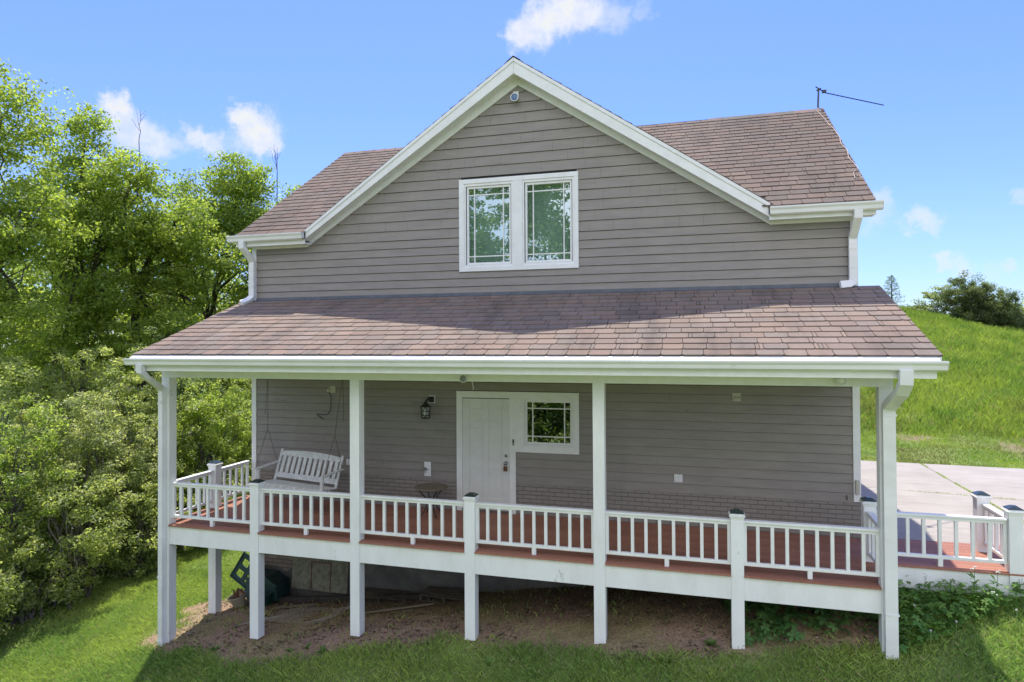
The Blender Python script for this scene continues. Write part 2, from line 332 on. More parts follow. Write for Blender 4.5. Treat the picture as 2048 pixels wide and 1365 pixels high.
pale = np.array((.20, .17, .09))[None, None]
col = dc*dm[..., None]+gc*(1-dm[..., None]); col = col*(1-bare[..., None])+pale*bare[..., None]
GROUND = attr_mat('ground_soil', .95, noise=.35, nscale=30, spec=.1, bump=.02)
g = npmesh('ground', V, Fq, col.reshape(-1, 3), GROUND); tag(g, 'sloping ground with lawn, bare dirt under the porch and a rising hill', kind='structure')
g.data.polygons.foreach_set('use_smooth', [True]*len(g.data.polygons))
def zg(x, y): return float(zt(np.array([x]), np.array([y]))[0])

def clear_house(x, y): return ~((x > -.02) & (x < 11.32) & (y > -.02) & (y < 8.1))
def blades(name, n, x0, x1, y0, y1, h0, h1, wd, keep, cfun, label, lean=.5):
    x = RNG.uniform(x0, x1, n); y = RNG.uniform(y0, y1, n)
    k = (RNG.uniform(0, 1, n) < keep(x, y)) & clear_house(x, y); x = x[k]; y = y[k]; n = len(x); z = zt(x, y)-.01
    tall = .55+.9*fbm(x*1.7, y*1.7, 53, 3)
    h = RNG.uniform(h0, h1, n)*tall; a = RNG.uniform(0, 2*np.pi, n); L = RNG.uniform(.1, lean, n)*h; b = RNG.uniform(0, 2*np.pi, n)
    dx = np.cos(a)*wd/2; dy = np.sin(a)*wd/2; lx = np.cos(b)*L; ly = np.sin(b)*L
    P0 = np.stack([x-dx, y-dy, z], 1); P1 = np.stack([x+dx, y+dy, z], 1)
    P2 = np.stack([x+dx*.7+lx*.45, y+dy*.7+ly*.45, z+h*.6], 1); P3 = np.stack([x+lx, y+ly, z+h*.97], 1)
    Vv = np.stack([P0, P1, P2, P3], 1).reshape(-1, 3); Ff = np.arange(4*n).reshape(n, 4)
    c = cfun(x, y, n); cc = np.repeat(c, 4, 0)
    return tag(npmesh(name, Vv, Ff, cc, GRASSM), label, kind='stuff', cat='grass')
def lawncol(x, y, n):
    t = fbm(x*.9, y*.9, 61, 4); u = RNG.uniform(0, 1, n)
    a = np.array((.23, .36, .09)); b = np.array((.42, .52, .13)); d = np.array((.45, .40, .22))
    k = np.clip((t-.3)*2.2+(u-.5)*.6, 0, 1)[:, None]; c = a*(1-k)+b*k
    s = (RNG.uniform(0, 1, n) < .05)[:, None]; return np.where(s, d, c)*RNG.uniform(.75, 1.2, (n, 1))
def hillcol(x, y, n):
    c = lawncol(x, y, n); dry = (ss(.5, .72, fbm(x*.55, y*.55, 71, 4))*ss(17, 11, y))[:, None]
    return c*np.array((.92, .92, .62))*(1-dry*.75)+np.array((.24, .22, .09))*dry*.75
offd = lambda x, y: 1-drive(x, y)
blades('lawn_grass', 330000, -3.2, 14.6, -4.6, 1.0,   .045, .11, .010, lambda x, y: np.clip((1-dirt(x, y))*1.0+.015, 0, 1)*offd(x, y)*ss(-4.6, -3.6, y+.3)*ss(-4.2,-3.2,x), lawncol, 'short green lawn grass along the front of the porch', lean=1.2)
blades('lawn_grass', 150000, -6, .8, -3.4, 7, .03, .09, .011, lambda x, y: np.clip((1-dirt(x, y)), 0, 1), lawncol, 'sunny lawn grass on the left side of the house', lean=1.4)
blades('mown_grass', 90000, 11.2, 30, 7.3, 13, .03, .09, .018, lambda x, y: offd(x, y)*(1-.85*ss(.62, .7, fbm(x*.8, y*.8, 47, 4))), hillcol, 'mown strip of yellowish grass behind the driveway', lean=1.3)
blades('tall_grass', 330000, 9, 36, 11.2, 33, .12, .32, .019, lambda x, y: ss(11.2, 12.6, y+(fbm(x, y, 77, 3)-.5)*2)*.9+.0, hillcol, 'tall bright green grass covering the hill', lean=.8)

# ------------------------------------------------------------------ driveway
d = MB()
def slab(p): # polygon in xy
    n = len(p); zt_, zb_ = -.05, -.16
    d.add([(x, y, zt_) for x, y in p]+[(x, y, zb_) for x, y in p], [tuple(range(n)), tuple(range(2*n-1, n-1, -1))]+[(i, i+n, (i+1)%n+n, (i+1)%n) for i in range(n)])
far = lambda x: 7.54-.066*(x-12.9)
xs = [11.38, 14.255, 17.4, 20.5, 24]; mid = lambda x: 4.22-.19*(x-12.1)
for a, b in zip(xs[:-1], xs[1:]):
    a2, b2 = a+.008, b-.008
    slab([(a2, .13), (b2, .13), (b2, mid(b2)-.008), (a2, mid(a2)-.008)])
    slab([(a2, mid(a2)+.008), (b2, mid(b2)+.008), (b2, far(b2)), (a2, far(a2))])
def drive_mat():
    m = mat('driveway_concrete_worn', (.36, .325, .28), .85, dark=(.30, .265, .225), scale=1.1, bump=.002, bscale=120)
    N = m.node_tree.nodes; L = m.node_tree.links; p = N['Principled BSDF']; rp = p.inputs['Base Color'].links[0].from_socket
    g_ = N.new('ShaderNodeNewGeometry'); mp = N.new('ShaderNodeMapping'); mp.inputs['Rotation'].default_value = (0, 0, .9); mp.inputs['Scale'].default_value = (.5, 7, 1)
    L.new(g_.outputs['Position'], mp.inputs[0]); n = N.new('ShaderNodeTexNoise'); n.inputs['Scale'].default_value = 1.1; n.inputs['Detail'].default_value = 5; n.inputs['Roughness'].default_value = .7; L.new(mp.outputs[0], n.inputs['Vector'])
    r = N.new('ShaderNodeMapRange'); r.inputs['From Min'].default_value = .52; r.inputs['From Max'].default_value = .75; r.inputs['To Min'].default_value = 0; r.inputs['To Max'].default_value = .55; L.new(n.outputs['Fac'], r.inputs[0])
    mxx = N.new('ShaderNodeMix'); mxx.data_type = 'RGBA'; L.new(r.outputs[0], mxx.inputs[0]); L.new(rp, mxx.inputs[6]); mxx.inputs[7].default_value = (.17, .15, .13, 1); L.new(mxx.outputs[2], p.inputs['Base Color']); return m
tag(d.build('driveway', drive_mat(), bevel=.006), 'pale concrete driveway with joints', kind='structure')
n = 2600; t = RNG.uniform(0, 1, n); wh = RNG.uniform(0, 1, n) < .6
jx = np.where(wh, 14.255, 11.4+t*9); jy = np.where(wh, .2+t*7.2, 4.22-.19*(11.4+t*9-12.1)); keepj = (fbm(jx*1.5, jy*1.5, 83, 3) > .40)
jx = (jx+RNG.normal(0, .012, n))[keepj]; jy = (jy+RNG.normal(0, .012, n))[keepj]; n = len(jx); hh = RNG.uniform(.01, .045, n); a = RNG.uniform(0, 6.28, n)
Pj = np.stack([np.stack([jx-np.cos(a)*.006, jy-np.sin(a)*.006, np.full(n, -.055)], 1), np.stack([jx+np.cos(a)*.006, jy+np.sin(a)*.006, np.full(n, -.055)], 1), np.stack([jx+RNG.normal(0, .02, n), jy+RNG.normal(0, .02, n), -.05+hh], 1)], 1).reshape(-1, 3)
tag(npmesh('joint_weeds', Pj, np.arange(3*n).reshape(n, 3), np.repeat(lawncol(jx, jy, n), 3, 0), GRASSM), 'sparse weeds growing in the driveway joints', cat='weeds', kind='stuff')

# ================================================================== HOUSE
H = thing('house', (0, 0, 0), 'two storey taupe sided house with brown shingle roofs and a white railed porch', 'house')
W = 11.3; Dp = 8.0
GA = (5.697, 8.25); SL = .675; EV = 5.30          # gable apex, slope, eave height
# walls
OPEN_LO = [(4.50, 6.79, 1.14, 2.21), (4.50, 5.61, -.1, 2.21)]     # trim covered areas (x0,x1,z0,z1)
HOLE = [(5.80, 6.68, 1.255, 2.10), (4.70, 5.555, 4.57, 6.07), (5.83, 6.69, 4.57, 6.06)]
mb = MB()
def wall_cut(mb, x0, x1, z0, z1, y0, y1, holes):
    xs_ = sorted({x0, x1, *[h[0] for h in holes if x0 < h[0] < x1], *[h[1] for h in holes if x0 < h[1] < x1]})
    zs_ = sorted({z0, z1, *[h[2] for h in holes if z0 < h[2] < z1], *[h[3] for h in holes if z0 < h[3] < z1]})
    for a, b in zip(xs_[:-1], xs_[1:]):
        for c, e in zip(zs_[:-1], zs_[1:]):
            if any(h[0] <= (a+b)/2 <= h[1] and h[2] <= (c+e)/2 <= h[3] for h in holes): continue
            mb.box(a, b, y0, y1, c, e)
wall_cut(mb, 0.02, W-.02, .5, 4.9, .0, .12, HOLE)
wall_cut(mb, 3.2, 8.2, 4.9, 6.2, .0, .12, HOLE)
mb.prism([(1.4, 4.9), (3.2, 4.9), (3.2, 6.2), (1.4, 5.1)], 0, .12); mb.prism([(8.2, 4.9), (10, 4.9), (10, 5.1), (8.2, 6.2)], 0, .12)
mb.box(.02, 1.4, 0, .12, 4.9, 5.1); mb.box(10, W-.02, 0, .12, 4.9, 5.1)
mb.prism([(3.2, 6.2), (8.2, 6.2), (5.70, 7.9)], 0, .12)
mb.box(.02, .14, .12, Dp, -.1, 5.15); mb.box(W-.14, W-.02, .12, Dp, -.1, 5.15); mb.box(.02, W-.02, Dp-.12, Dp, -.1, 5.15)
mb.prismx([(0.1, 5.15), (Dp, 5.15), (4.0, 7.85)], .03, .13); mb.prismx([(0.1, 5.15), (Dp, 5.15), (4.0, 7.85)], W-.13, W-.03)
mb.build('wall', SIDE, H)
lap_dark = mat('painted_lap_shadow', (.03, .028, .026), .9)  # dark sheet behind the lap gaps, painting in the shadow lines between courses
mb = MB(); wall_cut(mb, .1, W-.1, .55, 2.72, -.006, -.0005, HOLE); wall_cut(mb, .1, W-.1, 4.0, 5.1, -.006, -.0005, HOLE); wall_cut(mb, 4.4, 7.0, 5.1, 6.4, -.006, -.0005, HOLE)
mb.prism([(1.5, 5.1), (4.4, 5.1), (4.4, 6.9)], -.006, -.0005); mb.prism([(7.0, 5.1), (9.8, 5.1), (7.0, 6.9)], -.006, -.0005); mb.prism([(4.4, 6.4), (7.0, 6.4), (7.0, 6.9), (5.7, 7.75), (4.4, 6.9)], -.006, -.0005)
mb.build('lap_shadow_sheet', lap_dark, H)
# lap siding (real overlapping boards)
def clipx(z):                                     # wall extent at height z
    if z < 5.06: return .1, W-.1
    return max(.1, 1.2+(z-5.06)/.632), min(W-.1, 10.15-(z-5.06)/.635)
def course(mb, z0, z1, openings, shingle=False):
    a0, b0 = clipx((z0+z1)/2)
    if b0-a0 < .1: return
    segs = [(a0, b0)]
    for o in openings:
        if o[2] < (z0+z1)/2 < o[3]:
            ns = []
            for a, b in segs:
                if o[0] > a: ns.append((a, min(b, o[0]+.02)))
                if o[1] < b: ns.append((max(a, o[1]-.02), b))
            segs = [s_ for s_ in ns if s_[1]-s_[0] > .02]
    for a, b in segs:
        cuts = [a]
        if shingle:
            x = a+random.uniform(.1, .5)
            while x < b-.08: cuts.append(x); x += random.choice((.2, .26, .4, .6, .8, 1.1))*random.uniform(.8, 1.2)
        else:
            x = a+random.uniform(1.5, 3.6)
            while x < b-.4: cuts.append(x); x += 3.65
        cuts.append(b)
        for p, q in zip(cuts[:-1], cuts[1:]):
            g_ = .0012 if shingle else .0007; j = random.uniform(-.001, .001) if shingle else 0; zz = z0+(random.uniform(-.002, .002) if shingle else 0)
            y0 = -.028+j; y1 = -.010+j; zt_ = z1-.0065
            mb.add([(p+g_, y0, zz), (q-g_, y0, zz), (q-g_, y1, zt_), (p+g_, y1, zt_), (p+g_, -.007, zz), (q-g_, -.007, zz), (q-g_, -.007, zt_), (p+g_, -.007, zt_)],
                   [(0,1,2,3), (4,5,1,0), (0,3,7,4), (1,5,6,2), (3,2,6,7)])
lo = MB(); z = .555
while z < 2.75: course(lo, z, z+.1527, OPEN_LO); z += .1527
lo.build('siding', SIDE, H)['label'] = 'ground floor lap siding behind the porch'
OPEN_UP = [(4.57, 6.80, 4.45, 6.17)]
u_ = MB(); z = 4.02
while z < 5.03: course(u_, z, z+.1535, OPEN_UP); z += .1535
while z < 7.85: course(u_, z, z+.187, OPEN_UP, True); z += .187
u_.build('siding', SIDE, H)['label'] = 'upper lap siding with shingle panels in the gable'
# side wall siding (left and right)
for sx in (0, 1):
    s_ = MB(); z = -.1
    while z < 7.8:
        y0_, y1_ = (.02, Dp) if z < 5.1 else (4-(7.85-z)/.67, 4+(7.85-z)/.67)
        if y1_-y0_ > .1:
            xo, xi, xt = (W-.01+.012, W-.02, W-.016) if sx else (-.002, .02, .01)
            s_.add([(xo, y0_, z), (xo, y1_, z), (xt, y1_, z+.16), (xt, y0_, z+.16), (xi, y0_, z), (xi, y1_, z), (xi, y1_, z+.16), (xi, y0_, z+.16)],
                   [(0,1,2,3), (4,5,1,0), (0,3,7,4), (1,5,6,2), (3,2,6,7)])
        z += .1527
    s_.build('siding', SIDE, H)
# corner boards, frieze
for a, b in ((-.006, .1), (W-.1, W+.006)):
    MB().box(a, b, -.034, .1, .57 if a > 5 else -.02, 2.7).build('corner_board', WHITE, H, bevel=.003)
    MB().box(a, b, -.034, .1, 3.95, 5.10).build('corner_board', WHITE, H, bevel=.003)
AP = 5.70
MB().prism([(AP, 8.03), (1.40, 5.26), (-.0, 5.26), (-.0, 5.055), (1.30, 5.055), (5.708, 7.835)], -.038, -.001).build('frieze_board', WHITE, H, bevel=.002)
MB().prism([(AP, 8.03), (10.0, 5.26), (W, 5.26), (W, 5.045), (10.01, 5.045), (5.708, 7.835)], -.038, -.001).build('frieze_board', WHITE, H, bevel=.002)
# brick skirt and foundation
MB().box(-.0, 4.49, -.016, .1, -.02, .553).build('brick_skirt', BRICK, H); MB().box(5.625, W, -.016, .1, -.02, .553).build('brick_skirt', BRICK, H)
fb = MB().box(.02, W-.02, .0, .2, -2.8, -.03); fb.box(.02, .2, .2, Dp, -2.8, -.03); fb.box(W-.2, W-.02, .2, Dp, -2.8, -.03); fb.box(.2, W-.2, Dp-.2, Dp, -2.8, -.03)
fb.build('foundation', CONC, H)
BR2 = BRICK.copy(); BR2.name = 'tan_brick'
for n_ in BR2.node_tree.nodes:
    if n_.type == 'TEX_BRICK':
        n_.inputs['Color1'].default_value = (.34, .27, .22, 1); n_.inputs['Color2'].default_value = (.27, .20, .165, 1); n_.inputs['Mortar'].default_value = (.10, .08, .07, 1); n_.inputs['Row Height'].default_value = .078
MB().prism([(-.01, -1.39), (.62, -1.39), (.82, -1.5), (.98, -1.35), (1.3, -1.2), (1.3, -.05), (-.01, -.05)], -.02, .0).build('foundation_brick', BR2, H)['label'] = 'tan brick veneer at the foundation corner'
# flashing
MB().prismx([(-.03, 4.055), (-.026, 3.995), (-.09, 3.985), (-.09, 3.992), (-.034, 4.005)], .0, W).build('flashing', LEADF, H)

# ---- roofs
def shingle_plane(name, org, du, dv, wd, ln, rows, inside=None, seed=1, thick=.014, label=None, dk=1.):
    """org at lower left; du along eave (unit), dv up slope (unit)"""
    rnd = random.Random(seed); du = Vector(du); dv = Vector(dv); nn = du.cross(dv); org = Vector(org); ex = ln/rows; m = MB()
    pal = [(.198,.150,.120),(.192,.148,.119),(.205,.152,.117),(.186,.146,.119),(.178,.144,.120),(.198,.153,.123),(.192,.142,.112),(.184,.150,.124)]
    for r in range(rows):
        u = -rnd.uniform(.0, .3); v0 = r*ex
        while u < wd:
            w_ = rnd.choice((.30, .30, .27, .33, .305, .05 if rnd.random() < .45 else .3))
            a = max(0, u); b = min(wd, u+w_); u += w_
            if b-a < .01: continue
            c_ = org+du*((a+b)/2)+dv*(v0+ex/2)
            if inside and not inside(c_): continue
            col = rnd.choice(pal); k = rnd.uniform(.93, 1.07)*dk
            sx = c_.x; st = fbm(np.array([sx*1.3+c_.y*.1]), np.array([c_.y*.35+seed]), 91, 3)[0]
            k *= 1-.15*max(0, min(1, (st-.5)*4)); col = tuple(q*k for q in col)
            ch = .02 if w_ > .1 else .0; g_ = .0042; t = thick+rnd.uniform(-.002, .004); vb = v0+.007-rnd.uniform(0, .007)
            base = [(a+g_+ch, vb), (b-g_-ch, vb), (b-g_, vb+ch*.9), (b-g_, v0+ex+.012), (a+g_, v0+ex+.012), (a+g_, vb+ch*.9)]
            top = [org+du*p+dv*q+nn*(t*(1-(q-vb)/(ex*1.1))+.003) for p, q in base]; bot = [org+du*p+dv*q for p, q in base]
            m.add(top+bot, [(0,1,2,3,4,5)]+[(i, i+6, (i+1)%6+6, (i+1)%6) for i in range(6)], col)
            # dark shim of the course below showing in the notches
        p0 = org+dv*v0+nn*.002; p1 = org+dv*(v0+ex)+nn*.002
        if not inside: m.add([p0, p0+du*wd, p1+du*wd, p1], [(0,1,2,3)], (.03, .026, .024))
    o = m.build(name, SHING, H)
    if label: o['label'] = label
    return o
# porch roof
pz0, pz1, pyf = 2.956, 4.007, -2.81
sl_len = math.hypot(pyf, pz1-pz0); dvp = Vector((0, -pyf, pz1-pz0)).normalized()
MB().prismx([(pyf, pz0-.012), (-.0, pz1-.012), (0, pz1-.10), (pyf+.02, pz0-.10)], -.19, 11.595).build('porch_roof_deck', WHITE, H)
shingle_plane('porch_roof', (-.205, pyf, pz0), (1, 0, 0), dvp, 11.815, sl_len*.985, 14, seed=3, dk=1.22, label='low porch roof of brown architectural shingles')
# main roof front + rear
def gz(x): return GA[1]-SL*abs(x-GA[0])
mk = .665; yE = -.30; ln = math.hypot(4.3, 4.3*mk); dvm = Vector((0, 4.3, 4.3*mk)).normalized(); RID = EV+4.3*mk
shingle_plane('main_roof', (-.2, yE, EV), (1, 0, 0), dvm, 11.715, ln, 25, inside=lambda c: c.z > gz(c.x)+.0 and c.x < GA[0], seed=5, label='front slope of the main roof left of the gable', dk=.88)
shingle_plane('main_roof', (-.2, yE, EV), (1, 0, 0), dvm, 11.715, ln, 25, inside=lambda c: c.z > gz(c.x)+.0 and c.x >= GA[0], seed=5, label='front slope of the main roof right of the gable, dark streaked brown shingles', dk=.88)
shingle_plane('main_roof', (11.515, 8.3, EV), (-1, 0, 0), Vector((0, -4.3, 4.3*mk)).normalized(), 11.715, ln, 25, seed=6, dk=.88, label='rear slope of the main roof')
# roof decks under the shingles (clear of the gable front)
rd = MB()
def rdeck(x0, x1):
    rd.prismx([(yE, EV-.004), (4, RID-.004), (4, RID-.12), (yE+.02, EV-.12)], x0, x1)
rdeck(-.19, 1.42); rdeck(9.96, 11.505)
rd.prismx([(2.2, EV+2.5*mk-.006), (4, RID-.006), (4, RID-.12), (2.2, EV+2.5*mk-.12)], 1.42, 9.96)
for i in range(12):
    xa = 1.42+i*.18; yb = max(yE, (gz(xa+.18)-EV)/mk+yE-.05); 
    if yb < 2.2: rd.prismx([(yb, EV+(yb-yE)*mk-.006), (2.2, EV+2.5*mk-.006), (2.2, EV+2.5*mk-.12), (yb, EV+(yb-yE)*mk-.12)], xa, xa+.18)
    xb = 9.96-i*.18; yb = max(yE, (gz(xb-.18)-EV)/mk+yE-.05)
    if yb < 2.2: rd.prismx([(yb, EV+(yb-yE)*mk-.006), (2.2, EV+2.5*mk-.006), (2.2, EV+2.5*mk-.12), (yb, EV+(yb-yE)*mk-.12)], xb-.18, xb)
rd.prismx([(8.3, EV-.004), (4, RID-.004), (4, RID-.12), (8.28, EV-.12)], -.19, 11.505)
DRK = mat('roof_felt', (.05, .042, .04), .9)
rd.build('roof_deck', DRK, H)
# gable roof slopes (run back to the main ridge)
gy0 = -.285; hw = GA[0]-1.33
lnG = 4.2
cosg = 1/math.hypot(1, SL)
shingle_plane('gable_roof', (GA[0]-hw, 4.1, GA[1]-hw*SL), (0, -1, 0), Vector((1, 0, SL)).normalized(), 4.1-gy0, hw/cosg, 25, seed=8, label='left slope of the front gable roof')
shingle_plane('gable_roof', (GA[0]+hw, gy0, GA[1]-hw*SL), (0, 1, 0), Vector((-1, 0, SL)).normalized(), 4.1-gy0, hw/cosg, 25, seed=9, label='right slope of the front gable roof')
gd = MB()
for s in (-1, 1):
    gd.prism([(GA[0], GA[1]-.006), (GA[0]+s*hw, GA[1]-.006-hw*SL), (GA[0]+s*hw, GA[1]-.10-hw*SL), (GA[0], GA[1]-.10)], gy0+.02, 4.)
gd.build('gable_roof_deck', DRK, H)
# ridge caps
rcs = {}
for i in range(39):
    x = -.2+i*.3
    if 2 < x < 9.: continue
    rc = rcs.setdefault(x > 5, MB())
    c_ = (.22*random.uniform(.7, 1.1), .16, .14)
    rc.add([(x, 4-.13, RID-.075), (x+.31, 4-.13, RID-.068), (x+.31, 4, RID+.03), (x, 4, RID+.022), (x, 4.13, RID-.075), (x+.31, 4.13, RID-.068)], [(0,1,2,3), (3,2,5,4)], c_)
for rc in rcs.values(): rc.build('ridge_cap', SHING, H)
rc = MB()
for i in range(14):
    y = gy0+i*.3; c_ = (.2*random.uniform(.7, 1.1), .155, .14)
    rc.add([(GA[0]-.13, y, GA[1]-.06), (GA[0]-.13, y+.31, GA[1]-.065), (GA[0], y+.31, GA[1]+.025), (GA[0], y, GA[1]+.03), (GA[0]+.13, y, GA[1]-.06), (GA[0]+.13, y+.31, GA[1]-.065)], [(0,1,2,3), (3,2,5,4)], c_)
rc.build('ridge_cap', SHING, H)
# rake fascia on gable, with crown strip
FT = lambda x: 8.235-.675*abs(x-5.697)
for s, xe, zb_ in ((-1, 1.365, 5.155), (1, 9.985, 5.125)):
    MB().prism([(5.697+s*.0015, 8.235), (xe, FT(xe)), (xe, zb_), (5.697+s*.0015, 7.963)], -.272, -.245).build('rake_fascia', WHITE, H, bevel=.003)
    MB().prism([(5.697+s*.0015, 8.245), (xe, FT(xe)+.01), (xe, FT(xe)-.055), (5.697+s*.0015, 8.18)], -.288, -.274).build('rake_trim', WHITE, H)
    # grooved soffit under the rake
    so_ = MB(); nrow = 3
    for k in range(nrow):
        y0 = -.246+k*.07; y1 = y0+.066
        so_.prism([(5.697, 7.985), (xe, zb_+.028), (xe, zb_+.013), (5.697, 7.970)], y0, y1)
    so_.prism([(5.697, 7.995), (xe, zb_+.036), (xe, zb_+.029), (5.697, 7.988)], -.246, -.03)
    so_.build('soffit', WHITE, H)
# eaves : fascia, soffit, gutter
def gutter(x0, x1, yb, ztop, h, dpt, name='gutter', lab=None, cover=None):
    m = MB(); y = yb
    prof = [(y, ztop), (y, ztop-h), (y-dpt*.55, ztop-h), (y-dpt*.72, ztop-h*.86), (y-dpt*.80, ztop-h*.45), (y-dpt*.97, ztop-h*.22), (y-dpt, ztop-h*.14), (y-dpt, ztop), (y-dpt+.012, ztop), (y-dpt+.012, ztop-.012), (y-dpt*.82, ztop-h*.3), (y-dpt*.68, ztop-h*.8), (y-.01, ztop-h+.008), (y-.01, ztop)]
    m.prismx(prof, x0, x1)
    for xx in (x0, x1-.004): m.prismx([(y, ztop), (y, ztop-h), (y-dpt*.55, ztop-h), (y-dpt*.72, ztop-h*.86), (y-dpt*.97, ztop-h*.22), (y-dpt, ztop)], xx, xx+.004)
    o = m.build(name, GUTW, H)
    if lab: o['label'] = lab
    return o
gutter(-.335, 1.40, -.272, 5.30, .13, .125, lab='short gutter on the left end of the main roof')
gutter(9.975, 11.60, -.272, 5.28, .13, .125, lab='short gutter on the right end of the main roof')
for x0, x1, zt_ in ((-.20, 1.40, 5.29), (9.97, 11.52, 5.27)):
    MB().box(x0, x1, -.271, -.245, 5.085, zt_-.01).build('fascia', WHITE, H, bevel=.002)
    MB().box(x0, x1, -.244, -.0, 5.095, 5.115).build('soffit', WHITE, H)
    m = MB(); m.prismx([(-.29, zt_+.012), (-.29, zt_+.018), (-.36, zt_-.004), (-.36, zt_-.010)], x0+.01, x1-.01); m.build('drip_edge', GUTW, H)
for xx, s in ((-.20, 1), (11.515, -1)):      # side rakes of the main roof
    x0, x1 = sorted((xx, xx+s*.025))
    MB().prismx([(-.27, EV-.03), (4, RID-.03), (8.27, EV-.03), (8.27, EV-.2), (4, RID-.2), (-.27, EV-.2)], x0, x1).build('rake_fascia', WHITE, H)
    x0, x1 = sorted((xx+s*.025, 0.02 if s > 0 else W-.02))
    MB().prismx([(-.24, EV-.19), (4, RID-.19), (8.24, EV-.19), (8.24, EV-.2), (4, RID-.2), (-.24, EV-.2)], x0, x1).build('soffit', WHITE, H)
# porch eave
gutter(-.315, 11.645, -2.765, 2.9, .118, .125, lab='long white gutter along the porch roof')
MB().prismx([(pyf+.01, pz0-.004), (pyf+.01, pz0-.011), (-2.882, 2.898), (-2.882, 2.905)], -.19, 11.56).build('gutter_guard', GUTW, H)
MB().box(-.20, 11.555, -2.764, -2.735, 2.69, 2.88).build('fascia', WHITE, H, bevel=.002)['label'] = 'porch fascia board'
ce = MB()
for k in range(22):
    y0 = -2.734+k*.1235; ce.box(-.19, 11.55, y0, y0+.119, 2.705, 2.72)
ce.box(-.19, 11.55, -2.73, -.02, 2.7215, 2.73); ce.build('porch_ceiling', WHITE, H)
MB().box(-.175, 11.235, -2.212, -2.04, 2.548, 2.704).build('porch_beam', WHITE, H, bevel=.003)
MB().prismx([(-2.73, 2.73), (-.04, 2.73), (-.04, 3.86), (-2.73, 2.86)], -.17, -.15).build('porch_gable_end', SIDE, H)
MB().prismx([(-2.73, 2.73), (-.04, 2.73), (-.04, 3.86), (-2.73, 2.86)], 11.53, 11.55).build('porch_gable_end', SIDE, H)
MB().box(-.175, -.02, -2.04, -.04, 2.548, 2.704).build('porch_beam', WHITE, H, bevel=.003)
MB().box(11.08, 11.235, -2.04, -.04, 2.548, 2.704).build('porch_beam', WHITE, H, bevel=.003)

# ---- deck
S = .164; PX = [-.178, 1.629, 3.50, 5.431, 7.389, 9.253, 11.068]; YF = -2.208
dk = MB(); rnd = random.Random(4)
def board(x0, x1, y0, y1, z0=-.027, z1=0):
    k = rnd.uniform(.88, 1.1); dk.box(x0, x1, y0, y1, z0, z1, (.33*k, .145*k, .095*k))
y = -2.0; yy = -2.0
while y < -.02:
    y1 = min(y+.137, -.018); xr = 11.24
    cuts = [-.175, rnd.uniform(3, 4.5), rnd.uniform(7, 8.5), xr]
    for a, b in zip(cuts[:-1], cuts[1:]): board(a, b-.003, y, y1)
    y += .142
for a, b in zip(PX[:-1], PX[1:]):
    board(a+S+.002, b-.002, -2.142, -2.004); board(a+S+.002, b-.002, -2.236, -2.146)
y = -1.225
while y < .1:
    y1 = min(y+.137, .12)
    board(11.244, 14.4, y, y1); y += .142
dk.build('deck_boards', DECKM, H, bevel=.003)
# rim boards
for a, b in zip(PX[:-1], PX[1:]):
    MB().box(a+S, b, -2.20, -2.155, -.342, -.029).build('rim_board', POSTW, H, bevel=.003)
MB().box(-.17, -.125, -2.04, -.02, -.342, -.029).build('rim_board', POSTW, H); MB().box(11.19, 11.235, -2.04, -1.2, -.342, -.029).build('rim_board', POSTW, H)
MB().box(11.236, 14.4, -1.20, -1.155, -.335, -.029).build('rim_board', POSTW, H, bevel=.003)['label'] = 'rim board of the walkway beside the driveway'
js = MB()
for i in range(24): js.box(.2+i*.46, .24+i*.46, -2.15, -.02, -.26, -.03)
for i in range(7): js.box(11.4+i*.45, 11.44+i*.45, -1.15, .08, -.22, -.03)
js.build('joists', mat('old_joist_wood', (.10, .07, .045), .9, var=.4), H)
# posts
def post(x, y, z0, z1, s=S, name='porch_post', lab=None):
    m = MB().box(x, x+s, y, y+s, z0, z1); m.box(x+.012, x+s-.012, y-.002, y+s+.002, z1 if 0 else z0, z0+.001)
    o = m.build(name, POSTW, H, bevel=.005)
    if lab: o['label'] = lab
    return o
def capon(o, x, y, z, s=S):
    m = MB(); e = .022
    m.box(x-.010, x+s+.010, y-.010, y+s+.010, z-.012, z+.012); m.box(x-e, x+s+e, y-e, y+s+e, z+.013, z+.034)
    m.box(x-e+.012, x+s+e-.012, y-e+.012, y+s+e-.012, z+.0345, z+.052)
    m.build('cap_base', WHITE, o, bevel=.004)
    c = MB(); a = .008
    c.add([(x-a, y-a, z+.053), (x+s+a, y-a, z+.053), (x+s+a, y+s+a, z+.053), (x-a, y+s+a, z+.053), (x-a, y-a, z+.062), (x+s+a, y-a, z+.062), (x+s+a, y+s+a, z+.062), (x-a, y+s+a, z+.062), (x+s/2-.03, y+s/2-.03, z+.098), (x+s/2+.03, y+s/2-.03, z+.098), (x+s/2+.03, y+s/2+.03, z+.098), (x+s/2-.03, y+s/2+.03, z+.098)],
          [(3,2,1,0), (0,1,5,4), (1,2,6,5), (2,3,7,6), (3,0,4,7), (4,5,9,8), (5,6,10,9), (6,7,11,10), (7,4,8,11), (8,9,10,11)])
    c.build('solar_cap', CAPG, o)
ZB = [-2.02, -1.765, -1.50, -1.335, -1.135, -.96, -.80]
for i, (x, zb_) in enumerate(zip(PX, ZB)):
    if i%2 == 0: post(x, YF, zb_-(.25 if i in (0, 4, 6) else 0), 2.547)
    else: capon(post(x, YF, zb_-(.2 if i == 5 else 0), .76, name='newel_post'), x, YF, .76)
ft = mat('footing_clay', (.30, .19, .14), .9, var=.3)
for i in (1, 2, 3):
    MB().box(PX[i]+.02, PX[i]+S-.035, YF+.02, YF+S-.03, ZB[i]-.35, ZB[i]-.002).build('post_footing', ft, H)
o = post(-.178, -1.07, -2.2, .79, name='newel_post', lab='left side newel post half way to the wall'); capon(o, -.178, -1.07, .79)
